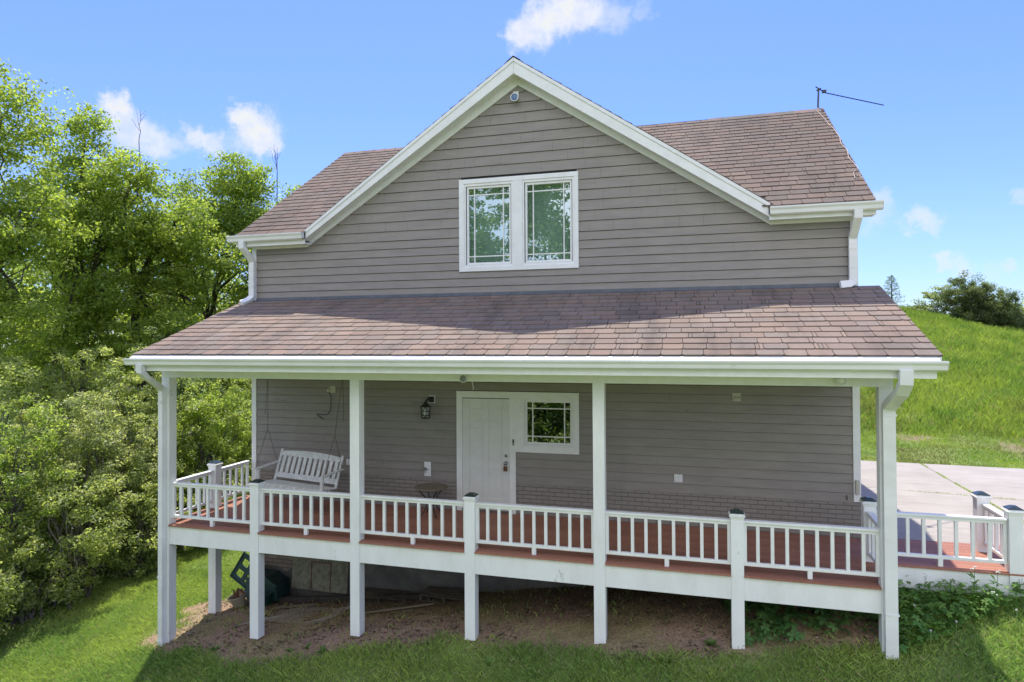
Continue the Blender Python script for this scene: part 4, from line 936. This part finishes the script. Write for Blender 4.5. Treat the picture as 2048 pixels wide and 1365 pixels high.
# ================================================================== FOLIAGE
def leaves(cent, nrm, size, col, aspect=.5, droop=0.):
    n_ = len(cent); a = RNG.normal(size=(n_, 3)); t = np.cross(nrm, a); t /= np.linalg.norm(t, axis=1, keepdims=True)+1e-9
    if droop: t[:, 2] -= droop; t /= np.linalg.norm(t, axis=1, keepdims=True)
    b = np.cross(nrm, t); b /= np.linalg.norm(b, axis=1, keepdims=True)+1e-9
    s = size[:, None]*.5
    P = np.stack([cent-t*s, cent+b*s*aspect-t*s*.1, cent+t*s, cent-b*s*aspect-t*s*.1], 1).reshape(-1, 3)
    return P, np.arange(4*n_).reshape(n_, 4), np.repeat(col, 4, 0)
def foliage_pts(clusters, per, flat=.5, up=.55):
    """clusters: (k,4) x,y,z,r"""
    k = len(clusters); c = np.repeat(clusters, per, 0); n_ = len(c)
    d_ = RNG.normal(size=(n_, 3)); d_ /= np.linalg.norm(d_, axis=1, keepdims=True); r = RNG.uniform(0, 1, n_)**.45
    o_ = d_*r[:, None]*c[:, 3:4]; o_[:, 2] *= flat
    nr = RNG.normal(size=(n_, 3))*.75; nr[:, 2] += up*1.5; nr += d_*.5; nr /= np.linalg.norm(nr, axis=1, keepdims=True)
    return c[:, :3]+o_, nr
def tone(n_, k, per, a, b, var=.3):
    u = RNG.uniform(0, 1, k); u = np.repeat(u, per)*.75+RNG.uniform(0, .25, n_)
    return (np.array(a)[None]*(1-u[:, None])+np.array(b)[None]*u[:, None])*RNG.uniform(1-var, 1+var, (n_, 1))
def limb(m, a, b, r0_, r1_, seg=6, wob=.08, sag=0):
    a = Vector(a); b = Vector(b); L__ = (b-a).length; pts = []; 
    for i in range(seg+1):
        t = i/seg; p = a.lerp(b, t); p = p+Vector((random.gauss(0, 1), random.gauss(0, 1), random.gauss(0, .6)))*wob*L__*(.25 if i in (0,) else .5)*math.sin(math.pi*min(t+.05, 1))
        p.z += sag*math.sin(math.pi*t)*L__; pts.append(p)
    m.tube(pts, [r0_+(r1_-r0_)*i/seg for i in range(seg+1)], 7 if r0_ > .05 else 5); return pts
DKG = (.19, .27, .06); LTG = (.36, .43, .09); MDG = (.07, .14, .02)
def tree(name, x, y, lobes, label, cat='tree', trunk_r=.18, forks=None, ncl=170, per=150, crad=(.35, .75), leafs=(.08, .15), ca=DKG, cb=LTG, group=None, base=None, top=.55, nl=38, flat=.45):
    z0 = zg(x, y)-.2; root = thing(name, (x, y, z0), label, cat, group); m = MB()
    lob = np.array(lobes, float)       # x,y,z,rx,ry,rz absolute coordinates
    wgt = lob[:, 3]*lob[:, 4]*lob[:, 5]; wgt = wgt**.7; wgt /= wgt.sum(); ids = RNG.choice(len(lob), ncl, p=wgt)
    d_ = RNG.normal(size=(ncl, 3)); d_ /= np.linalg.norm(d_, axis=1, keepdims=True); rr = RNG.uniform(.45, 1.05, ncl)[:, None]
    cc = lob[ids, :3]+d_*rr*lob[ids, 3:6]; cr = RNG.uniform(*crad, ncl)*(.75+.5*RNG.random(ncl))
    cl = np.concatenate([cc, cr[:, None]], 1)
    # skeleton
    zt0 = float(lob[:, 2].mean()); fork = Vector(base) if base else Vector((x+random.uniform(-.2, .2), y, z0+(zt0-z0)*top))
    tp = limb(m, (x, y, z0), fork, trunk_r, trunk_r*.7, 8, .03)
    subs = []
    for lb in lob:
        c_ = Vector(lb[:3]); pts = limb(m, fork, c_, trunk_r*.6, trunk_r*.3, 7, .09); subs.append((lb, pts))
    for i in RNG.choice(ncl, min(nl, ncl), replace=False):
        lb, pts = subs[ids[i]]; s_p = pts[random.randint(2, len(pts)-1)]; limb(m, s_p, cc[i], trunk_r*.2, .012, 6, .12, .03)
    # local coords
    t = m.build('trunk', BARK, root, loc=None); t.data.transform(Matrix.Translation((-x, -y, -z0)))
    P, nr = foliage_pts(cl, per, flat); col = tone(len(P), ncl, per, ca, cb)
    V_, F_, c_ = leaves(P, nr, RNG.uniform(*leafs, len(P)), col, .55, .25); V_ = V_-np.array((x, y, z0))
    npmesh('crown', V_, F_, c_, LEAF, root); return root
G1 = 'trees of the wood left of the house'
tree('leafy_tree', -10.4, 1.6, [(-10.3,2,7.6,1.7,1.8,2.0),(-10.1,2.3,9.6,1.3,1.2,1.5),(-9.0,2.2,6.3,1.5,1.6,1.3),(-10.8,1.6,5,1.6,1.5,1.4),(-9.4,1.8,3.9,1.4,1.3,1.0)], 'tallest leafy tree at the far left edge, crown reaching highest', ncl=430, per=72, trunk_r=.13, group=G1)
tree('leafy_tree', -10.6, 5.4, [(-10.7,5.2,8.3,1.6,1.6,1.5),(-9.5,5,7.0,1.9,1.6,1.4),(-10.4,5.2,10.2,.6,.6,.8),(-11.5,5,6.4,1.5,1.5,1.4),(-8.3,5.0,8.4,1.1,1.1,.9),(-9.6,4.8,4.6,1.4,1.2,.9)], 'bright green tree right of the tallest one with a tuft on top', ncl=486, per=72, trunk_r=.13, group=G1)
tree('spreading_tree', -9.75, 7.0, [(-8.2,6.8,7.0,1.7,1.5,1.0),(-10.2,6.5,6.6,1.8,1.4,.9),(-7.2,7.2,6.0,1.2,1.2,.9),(-8.6,6.6,5.2,1.3,1.2,.5),(-11.2,6.5,5.3,1.2,1.2,.6),(-9.0,6.3,4.3,.9,.8,.4),(-7.6,6.6,4.6,.9,.8,.6)], 'spreading tree with a thick dark forked trunk in front of the wood', ncl=392, per=67, trunk_r=.19, base=(-10.25, 7.0, 5.4), group=G1, crad=(.3,.6), top=.7)
tree('leafy_tree', -9.3, 9.6, [(-9.0,9.4,8.4,1.8,1.5,1.3),(-7.8,9.4,9.3,1.1,1.1,.9),(-7.4,9.4,7.3,1.3,1.2,1.2),(-10.4,9.4,7.2,1.5,1.2,1.4)], 'medium tree whose flat top meets the white cloud', ncl=430, per=67, trunk_r=.13, group=G1, ca=(.16,.25,.05))
tree('leafy_tree', -8.2, 12.6, [(-8.6,12.4,7.4,1.6,1.4,1.4),(-7.4,12.4,8.3,1.5,1.2,1.2),(-6.4,12.4,6.9,1.3,1.2,1.3),(-5.6,12,7.7,.8,.8,.7)], 'yellow green tree directly behind the left roof eave', ncl=411, per=67, trunk_r=.18, group=G1, cb=(.31,.38,.08))
tree('leafy_tree', -6.3, 9.5, [(-6.4,9.3,4.4,1.7,1.3,1.7),(-5.3,9.2,3.1,1.4,1.2,1.4),(-7.2,9,2.8,1.3,1.1,1.2),(-6.1,9.2,6.0,1.1,1,1)], 'low bushy tree just beyond the upper left downspout', ncl=392, per=67, trunk_r=.13, group=G1)
tree('leafy_tree', -14, 13, [(-14,13,6,2.6,2,2.4),(-17,12,7,2.6,2,2.8),(-12,14,4.5,2.4,2,2.2),(-18,10,5,2.5,2,2.5)], 'pale green tree deep in the wood, seen between trunks', ncl=448, per=52, leafs=(.13,.22), crad=(.6,1.1), trunk_r=.18, group=G1, ca=(.24,.32,.07), cb=(.35,.41,.10))
tree('leafy_tree', -15, 5.5, [(-14.5,5.5,3.5,2.2,1.8,2.0),(-16,4,5.5,2.2,2,2.2),(-13.5,6.5,1.8,1.8,1.5,1.5)], 'pale undergrowth tree behind the leaning bare stems', ncl=374, per=52, leafs=(.11,.2), crad=(.5,1.0), trunk_r=.14, group=G1, ca=(.24,.32,.07), cb=(.35,.41,.10))
tree('leafy_tree', -11.8, 9.8, [(-11.5,9.8,3.6,2.2,1.5,1.8),(-9.2,10.3,2.8,1.9,1.3,1.6),(-12.5,9,1.8,1.6,1.3,1.2),(-7.8,10.6,4.6,1.5,1.2,1.4)], 'bright undergrowth tree behind the thick dark trunk', ncl=448, per=52, leafs=(.1,.18), crad=(.45,.9), trunk_r=.12, group=G1, ca=(.24,.32,.07), cb=(.35,.41,.10))
tree('leafy_tree', -17, 16, [(-17,16,4,3.5,2,3.5),(-13,17,3,3,2,3),(-9.5,16,3,3,2,2.8),(-6,16,4,2.6,2,3),(-20,14,6,3,2,4)], 'broad pale green tree at the back of the wood', ncl=462, per=53, leafs=(.16,.28), crad=(.6,1.2), trunk_r=.16, group=G1, ca=(.26,.34,.08), cb=(.36,.42,.12), nl=20)
tree('leafy_tree', -13.2, 7.4, [(-13,7.4,1.2,2.2,1.3,1.6),(-10.8,8.2,.9,1.8,1.2,1.4),(-8.6,8.4,1.2,1.8,1.2,1.5),(-15.5,7,2.2,2,1.4,2)], 'low leafy growth at the foot of the thick dark trunk', ncl=363, per=60, leafs=(.09,.16), crad=(.35,.7), trunk_r=.08, group=G1, ca=(.22,.31,.07), cb=(.38,.44,.10), nl=20)
tree('leafy_tree', -9.4, 4.6, [(-9.6,4.6,3.4,1.3,1,1.0),(-8.2,5,2.9,1.2,1,.9),(-10.9,4.4,3.0,1.3,1,1.1),(-7.2,5.6,3.6,.9,.9,.8)], 'small bright tree growing in front of the thick dark trunk', ncl=210, per=67, leafs=(.08,.14), crad=(.25,.5), trunk_r=.06, group=G1, ca=(.22,.30,.06), cb=(.34,.41,.09), nl=25)
# bare trees
def bare(x, y, top, n_, label, r=.07, spread=.5, low=.0):
    z0 = zg(x, y)-.1; root = thing('dead_tree', (x, y, z0), label, 'bare tree', 'bare trees in the wood'); m = MB()
    tp = limb(m, (x, y, z0), top, r, r*.35, 9, .008); T = Vector(top)
    for k_ in range(n_):
        s_p = tp[random.randint(5, 9)]; e = s_p+Vector((random.gauss(0, spread), random.gauss(0, .2), random.uniform(.5, 1.5)))
        q = limb(m, s_p, e, r*.3, .006, 6, .03)
        for j in range(4):
            s2_ = q[random.randint(2, 5)]; limb(m, s2_, s2_+Vector((random.gauss(0, .25), random.gauss(0, .15), random.uniform(.15, .6))), .009, .004, 4, .05)
    t = m.build('trunk', TWIG, root); t.data.transform(Matrix.Translation((-x, -y, -z0)))
bare(-10.6, 8, (-11.1, 8, 10.6), 6, 'bare grey treetop sticking out beside the small upper cloud', spread=.4, r=.045)
bare(-11.0, 9.5, (-10.2, 9.5, 9.9), 3, 'bare thin treetop between the two cloud patches', spread=.25, r=.03)
bare(-7.6, 11, (-7.3, 11, 9.9), 3, 'single bare stem rising at the right of the wood', spread=.2, r=.05)
# leaning stems / vines
for i, (a, b, lab) in enumerate([((-11.6, 4, 0), (-9.5, 4.1, 5.2), 'leaning bare stem tangled with vines at the left'), ((-12.4, 4.6, 0), (-10.2, 4.8, 4.6), 'second leaning grey stem, left of the tangled one'), ((-8.9, 6.0, .2), (-11.0, 6.4, 4.2), 'thin stem leaning left across the thick trunk'), ((-9.0, 7.6, 0), (-9.1, 7.7, 3.4), 'short broken grey trunk beside the thick trunk')]):
    z0 = zg(a[0], a[1])-.1; root = thing('bare_stem', (a[0], a[1], z0), lab, 'stem'); m = MB(); r_ = .13 if i == 3 else .06
    pts = limb(m, (a[0], a[1], z0), b, r_, .03 if i != 3 else .11, 10, .05)
    if i < 3:
        for k_ in range(6 if i == 0 else 3):
            s_p = pts[random.randint(3, 9)]; limb(m, s_p, s_p+Vector((random.gauss(.2, .5), random.gauss(0, .2), random.uniform(-.6, 1.2))), .022, .006, 6, .12)
    t = m.build('stem', BARK, root); t.data.transform(Matrix.Translation((-a[0], -a[1], -z0)))

# shrubs
WF = (.65, .65, .55)
def shrub(x, y, rx, ry, top_z, label, name='flowering_shrub', ncl=300, per=80, ca=(.18, .24, .075), cb=(.44, .48, .20), flowers=.05, leafs=(.055, .11), group='honeysuckle shrubs along the left of the lawn', crad=(.12, .30), bot=None):
    z0 = zg(x, y); root = thing(name, (x, y, z0), label, 'shrub', group); m = MB()
    zc = z0+(top_z-z0)*.52; rz_ = (top_z-z0)*.5
    d_ = RNG.normal(size=(ncl, 3)); d_ /= np.linalg.norm(d_, axis=1, keepdims=True); lump = 1+.30*np.sin(d_[:, 0]*6+x)*np.cos(d_[:, 2]*5+y)+.10*np.sin(d_[:, 1]*11+d_[:, 2]*9+x*3)+.10*RNG.normal(size=ncl)
    cc = np.array((x, y, zc))+d_*np.array((rx, ry, rz_))*(RNG.uniform(.72, 1.02, ncl)*lump)[:, None]
    cc[:, 2] = np.maximum(cc[:, 2], z0+.25)
    cl = np.concatenate([cc, RNG.uniform(*crad, ncl)[:, None]], 1)
    for i in range(min(46, ncl)):
        b0 = Vector((x+random.gauss(0, .2), y+random.gauss(0, .2), z0-.05)); limb(m, b0, cc[i], random.uniform(.02, .04), .006, 8, .06, .12)
    t = m.build('stem', TWIG, root); t.data.transform(Matrix.Translation((-x, -y, -z0)))
    P, nr = foliage_pts(cl, per, .7, .5); col = tone(len(P), ncl, per, ca, cb, .3)
    V_, F_, c_ = leaves(P, nr, RNG.uniform(*leafs, len(P)), col, .45, .15); V_ = V_-np.array((x, y, z0)); npmesh('foliage', V_, F_, c_, LEAF, root)
    if flowers:
        nf = int(len(P)*flowers); k_ = RNG.choice(len(P), nf, replace=False); Pf = P[k_]+RNG.normal(0, .03, (nf, 3)); 
        V_, F_, c_ = leaves(Pf, nr[k_], RNG.uniform(.025, .045, nf), np.tile(np.array(WF), (nf, 1)), .9); npmesh('blossom', V_-np.array((x, y, z0)), F_, c_, LEAF, root)
    return root
shrub(-5.3, -3.0, 1.7, 1.3, 1.15, 'large pale green shrub at the bottom left corner, nearest the lawn')
shrub(-5.6, -1.2, 1.6, 1.3, 2.0, 'tall pale shrub left of the corner post, at railing height and above', ca=(.15,.23,.055), cb=(.38,.47,.12))
shrub(-4.9, .6, 1.25, 1.2, 1.6, 'bushy shrub right behind the left corner post', per=95, ca=(.19,.24,.11), cb=(.46,.49,.25), flowers=.1)
shrub(-5.4, 2.3, 1.4, 1.3, 2.6, 'tall shrub seen between the corner post and the house')
shrub(-4.6, 4.2, 1.25, 1.3, 2.1, 'shrub filling the gap left of the house wall', per=90, ca=(.18,.26,.06), cb=(.40,.48,.12))
shrub(-4.3, 6.6, 1.3, 1.3, 2.5, 'rear shrub touching the left house corner in view')
shrub(-7.6, -2.6, 1.8, 1.5, 2.4, 'big rounded shrub behind the bottom left one, cut by the frame', flowers=.08)
shrub(-7.7, 0.0, 1.8, 1.5, 2.9, 'rounded shrub below the wood at the left frame edge', flowers=.08)
shrub(-8.0, 2.8, 1.8, 1.6, 2.8, 'broad shrub under the thick dark trunk')
shrub(-6.4, 4.8, 1.4, 1.4, 2.7, 'grey green shrub just above the left end of the porch gutter', ca=(.13,.19,.08), cb=(.30,.38,.16))
shrub(-4.0, 1.6, .9, .9, -.4, 'low dark shrub at the edge of the lawn below the railing', ncl=110, per=80, flowers=.0)
shrub(-4.3, -1.6, .7, .7, -.9, 'small low shrub in the shade at the lawn edge', ncl=80, per=80, flowers=.0)
shrub(-3.5, 3.1, 1.1, .9, -.1, 'dark low shrub behind the left posts, below the deck edge', ncl=130, per=80, flowers=.0)
shrub(-4.3, -2.7, .95, .8, -.5, 'low shrub spilling onto the lawn at the bottom left', ncl=130, per=80, flowers=.03)
shrub(-3.95, -.7, .95, .9, .3, 'rounded front shrub at the lawn edge left of the corner post', ncl=150, per=80)
shrub(-3.8, .9, .85, .85, .0, 'front shrub at the lawn edge hidden partly by the corner downspout', ncl=130, per=80, flowers=.02)
shrub(-4.6, -3.5, .9, .7, -.7, 'lowest shrub at the bottom left frame corner', ncl=110, per=80, ca=(.15,.23,.055), cb=(.38,.47,.12))
# right hill
G2 = 'shrubs on the hill crest'
tree('cedar_shrub', 22.6, 27.4, [(22.1,27.4,5.25,1.15,1.1,1.1),(23.3,27.2,4.5,1.1,1.0,1.15),(22.6,27.4,4.1,1.7,1.3,1.0),(23.9,27.1,3.7,.7,.8,.8)], 'dense dark green cedar bush on the hill crest', cat='shrub', ncl=420, per=170, leafs=(.05,.10), crad=(.18,.36), trunk_r=.08, ca=(.07,.11,.05), cb=(.20,.24,.09), top=.3, flat=.9)
tree('loose_shrub', 21.0, 28.2, [(20.9,28.2,4.9,1.0,.8,.9),(20.1,28,4.5,.7,.7,.5),(21.4,28,5.6,.4,.4,.4)], 'loose pale leafed bush left of the dark cedar bush', cat='shrub', ncl=80, per=45, leafs=(.09,.15), crad=(.15,.35), trunk_r=.05, ca=(.18,.24,.10), cb=(.38,.42,.24), top=.3)
tree('loose_shrub', 24.5, 27.6, [(24.4,27.6,3.6,.8,.7,.8),(24.0,27.6,4.5,.5,.5,.5)], 'pale green bush right behind the dark cedar bush', cat='shrub', ncl=60, per=80, leafs=(.08,.13), crad=(.2,.35), trunk_r=.05, ca=(.13,.2,.06), cb=(.3,.38,.12), top=.3)
tree('loose_shrub', 25.6, 28.5, [(25.5,28.5,4.7,.7,.6,.8),(25.4,28.5,3.6,.6,.6,.7)], 'thin leafed sapling at the right frame edge on the hill', cat='shrub', ncl=45, per=40, leafs=(.10,.15), crad=(.15,.3), trunk_r=.04, ca=(.14,.2,.06), cb=(.34,.38,.14), top=.4)
# small conifer
def conifer(x, y, top_z, label):
    z0 = zg(x, y); root = thing('young_conifer', (x, y, z0), label, 'tree'); m = MB(); m.tube([(x, y, z0-.1), (x+.03, y, top_z)], [.05, .008], 6); cl = []
    n_ = 46
    for i in range(n_):
        t = i/n_; z_ = z0+.3+(top_z-z0-.35)*t; r = (1-t)**.8*.85*random.uniform(.55, 1.05)+.08; a = i*2.4; e = (x+r*math.cos(a), y+r*math.sin(a), z_+.12*r)
        m.tube([(x, y, z_), e], [.012, .004], 4)
        for q in range(3): f_ = .4+.28*q; cl.append((x+(e[0]-x)*f_, y+(e[1]-y)*f_, z_+.1*r*f_, .07+.05*(1-f_)))
    t_ = m.build('trunk', BARK, root); t_.data.transform(Matrix.Translation((-x, -y, -z0)))
    cl = np.array(cl); P, nr = foliage_pts(cl, 14, 1, .2); V_, F_, c_ = leaves(P, nr, RNG.uniform(.05, .09, len(P)), tone(len(P), len(cl), 14, (.09, .14, .08), (.22, .28, .15)), .3)
    npmesh('crown', V_-np.array((x, y, z0)), F_, c_, LEAF, root)
conifer(18.55, 27, 6.45, 'small young conifer standing alone on the hill beside the porch roof edge')
# trees behind the camera that the windows reflect
for i, (x, y) in enumerate([(-3.6, -21), (.6, -22), (4.6, -21), (-8.5, -21)]):
    z_ = zg(x, y); tree('leafy_tree', x, y, [(x, y, z_+2.6, 2.3, 1.8, 2.6), (x+1, y, z_+6, 2.5, 1.8, 2.6), (x-1, y, z_+9.5, 2.4, 1.8, 2.6), (x+.5, y, z_+13, 2.2, 1.6, 2.6), (x-.4, y, z_+16.5, 2.2, 1.6, 2.4)], ['round', 'wide', 'tall', 'dense'][i]+' green tree across the lawn, reflected in the windows', ncl=430, per=90, leafs=(.14, .32), crad=(.5, 1.0), trunk_r=.2, group='trees reflected in the windows', nl=16, ca=(.05,.10,.02), cb=(.20,.28,.07))

# weeds
def weed(x, y, label, n_=9, L0=.1, w0=.03, tall=0, fl=False, name='broadleaf_weed'):
    z0 = zg(x, y); P = []; F = []; cs = []
    for i in range(n_):
        a = random.uniform(0, 6.28); l = L0*random.uniform(.6, 1.1); el = random.uniform(.2, .9); zc = z0+tall*random.random()
        d_ = Vector((math.cos(a)*math.cos(el), math.sin(a)*math.cos(el), math.sin(el))); sdv = Vector((-math.sin(a), math.cos(a), 0))*w0*random.uniform(.7, 1.2); o_ = Vector((x, y, zc))
        b = len(P); P += [o_, o_+d_*l*.5+sdv, o_+d_*l+Vector((0, 0, -l*.15)), o_+d_*l*.5-sdv]; F.append((b, b+1, b+2, b+3)); k = random.uniform(.7, 1.3); cs += [(.13*k, .26*k, .05*k)]*4
    root = thing(name, (x, y, z0), label, 'weed', 'weeds in front of the porch')
    npmesh('leaves', np.array(P)-np.array((x, y, z0)), np.array(F), np.array(cs), GRASSM, root)
    if fl:
        m = MB(); tp = (random.gauss(0, .04), random.gauss(0, .04), tall+.12); m.tube([(0, 0, 0), (tp[0]*.4, tp[1]*.4, tall*.6), tp], .003, 4); m.build('stem', mat('weed_stem', (.10, .15, .05), .7), root)
        m = MB()
        for q in range(5): m.lathe([(0, -.012), (.012, 0), (0, .012)], 6, (tp[0]+random.gauss(0, .02), tp[1]+random.gauss(0, .02), tp[2]+random.gauss(0, .015)))
        m.build('flower', mat('weed_flower', (.6, .6, .55), .8), root)
wd = [(2.85, -2.36, 'feathery weed at the dirt edge between the second and third posts', 16, .11), (3.15, -2.45, 'larger weed clump at the dirt edge just left of the third post', 22, .14), (2.55, -2.42, 'small flat weed left of the larger weed clump', 10, .08), (4.25, -2.40, 'weed clump on the dirt right of the third post', 14, .10), (4.75, -2.35, 'tiny weed sprout on the dirt between third and fourth posts', 8, .07), (.55, -2.35, 'weed clump in the grass right of the left corner post', 18, .12), (1.1, -2.4, 'weed tuft in the grass left of the second post', 16, .11), (5.9, -2.55, 'weed in the grass right of the fourth post', 14, .11), (8.4, -2.5, 'upright weed clump right of the fifth post', 22, .16), (9.0, -2.15, 'leafy weed beside the sixth post', 20, .16)]
for x, y, lab, n_, l_ in wd: weed(x, y, lab, n_, l_, .018)
for i, (x, y, t_, lab) in enumerate([(11.75, -1.5, .35, 'first flowering weed right of the corner downspout'), (12.05, -1.42, .2, 'short flowering weed below the walkway railing block'), (12.35, -1.45, .42, 'tallest flowering weed in front of the walkway'), (12.62, -1.4, .36, 'flowering weed below the outer end of the walkway rail'), (12.9, -1.45, .3, 'flowering weed in front of the outer walkway post'), (12.5, -1.6, .2, 'low flowering weed in front of the tallest one')]):
    weed(x, y, lab, 16, .13, .02, t_, True, 'flowering_weed')
for i, (x, y, lab) in enumerate([(11.55, -1.75, 'white dandelion clock beside the weedy bank, nearest the downspout'), (11.95, -2.0, 'white dandelion clock low on the bank'), (11.62, -2.15, 'white dandelion clock in the lawn right of the corner post'), (12.7, -1.75, 'white dandelion clock below the outer walkway post')]):
    z0 = zg(x, y); root = thing('dandelion', (x, y, z0), lab, 'dandelion', 'dandelion clocks by the walkway')
    MB().tube([(0, 0, 0), (.01, 0, .12), (.015, .01, .24)], .003, 5).build('stem', mat('dandelion_stem', (.2, .28, .1), .7), root)
    MB().lathe([(0, -.015), (.010, -.011), (.015, 0), (.010, .011), (0, .015)], 10, (.015, .01, .255)).build('seed_head', mat('seed_head', (.38, .38, .34), .9), root)
# creeper ground cover under the right end + weedy bank : five leaflet leaves
def palmate(n_, xf, yf, hf, s0, s1, name, label, cola, colb):
    P = []; F = []; cs = []
    for i in range(n_):
        x = xf(); y = yf(x); z_ = zg(x, y)+hf(); s = random.uniform(s0, s1); yaw = random.uniform(0, 6.28); tilt = random.gauss(0, .35); tilt2 = random.gauss(-.25, .3)
        R_ = Matrix.Rotation(yaw, 3, 'Z')@Matrix.Rotation(tilt, 3, 'X')@Matrix.Rotation(tilt2, 3, 'Y'); k = random.uniform(.75, 1.25); u = random.random(); c_ = tuple((cola[j]*(1-u)+colb[j]*u)*k for j in range(3))
        for q in range(5):
            a = (q-2)*1.15; d_ = Vector((math.cos(a), math.sin(a), -.15)); sdv = Vector((-math.sin(a), math.cos(a), 0))*.27; b = len(P)
            for pt_ in (Vector((0, 0, 0)), d_*.55+sdv, d_*1.0+Vector((0, 0, -.08)), d_*.55-sdv): P.append(R_@pt_*s+Vector((x, y, z_)))
            F.append((b, b+1, b+2, b+3)); cs += [c_]*4
    return tag(npmesh(name, np.array(P), np.array(F), np.array(cs), GRASSM), label, cat='ground cover', kind='stuff')
palmate(330, lambda: random.uniform(9.2, 11.3), lambda x: random.uniform(-2.0+.45*max(0, (9.9-x)), -.6), lambda: random.uniform(.06, .28), .07, .12, 'creeper', 'five leaved creeper spreading under the right end of the porch', (.07, .17, .05), (.13, .25, .07))
palmate(40, lambda: random.uniform(9.3, 10.2), lambda x: random.uniform(-2.15, -1.7), lambda: random.uniform(.05, .16), .08, .12, 'creeper', 'front runners of the five leaved creeper near the sixth post', (.09, .20, .06), (.14, .27, .08))
palmate(900, lambda: 11.25+abs(random.gauss(0, .9)), lambda x: random.uniform(-2.3+.55*(x-11.25), -1.22), lambda: random.uniform(.02, .26*random.random()+.08), .035, .08, 'bank_weeds', 'leafy weeds on the bank below the walkway', (.08, .19, .04), (.2, .34, .07))
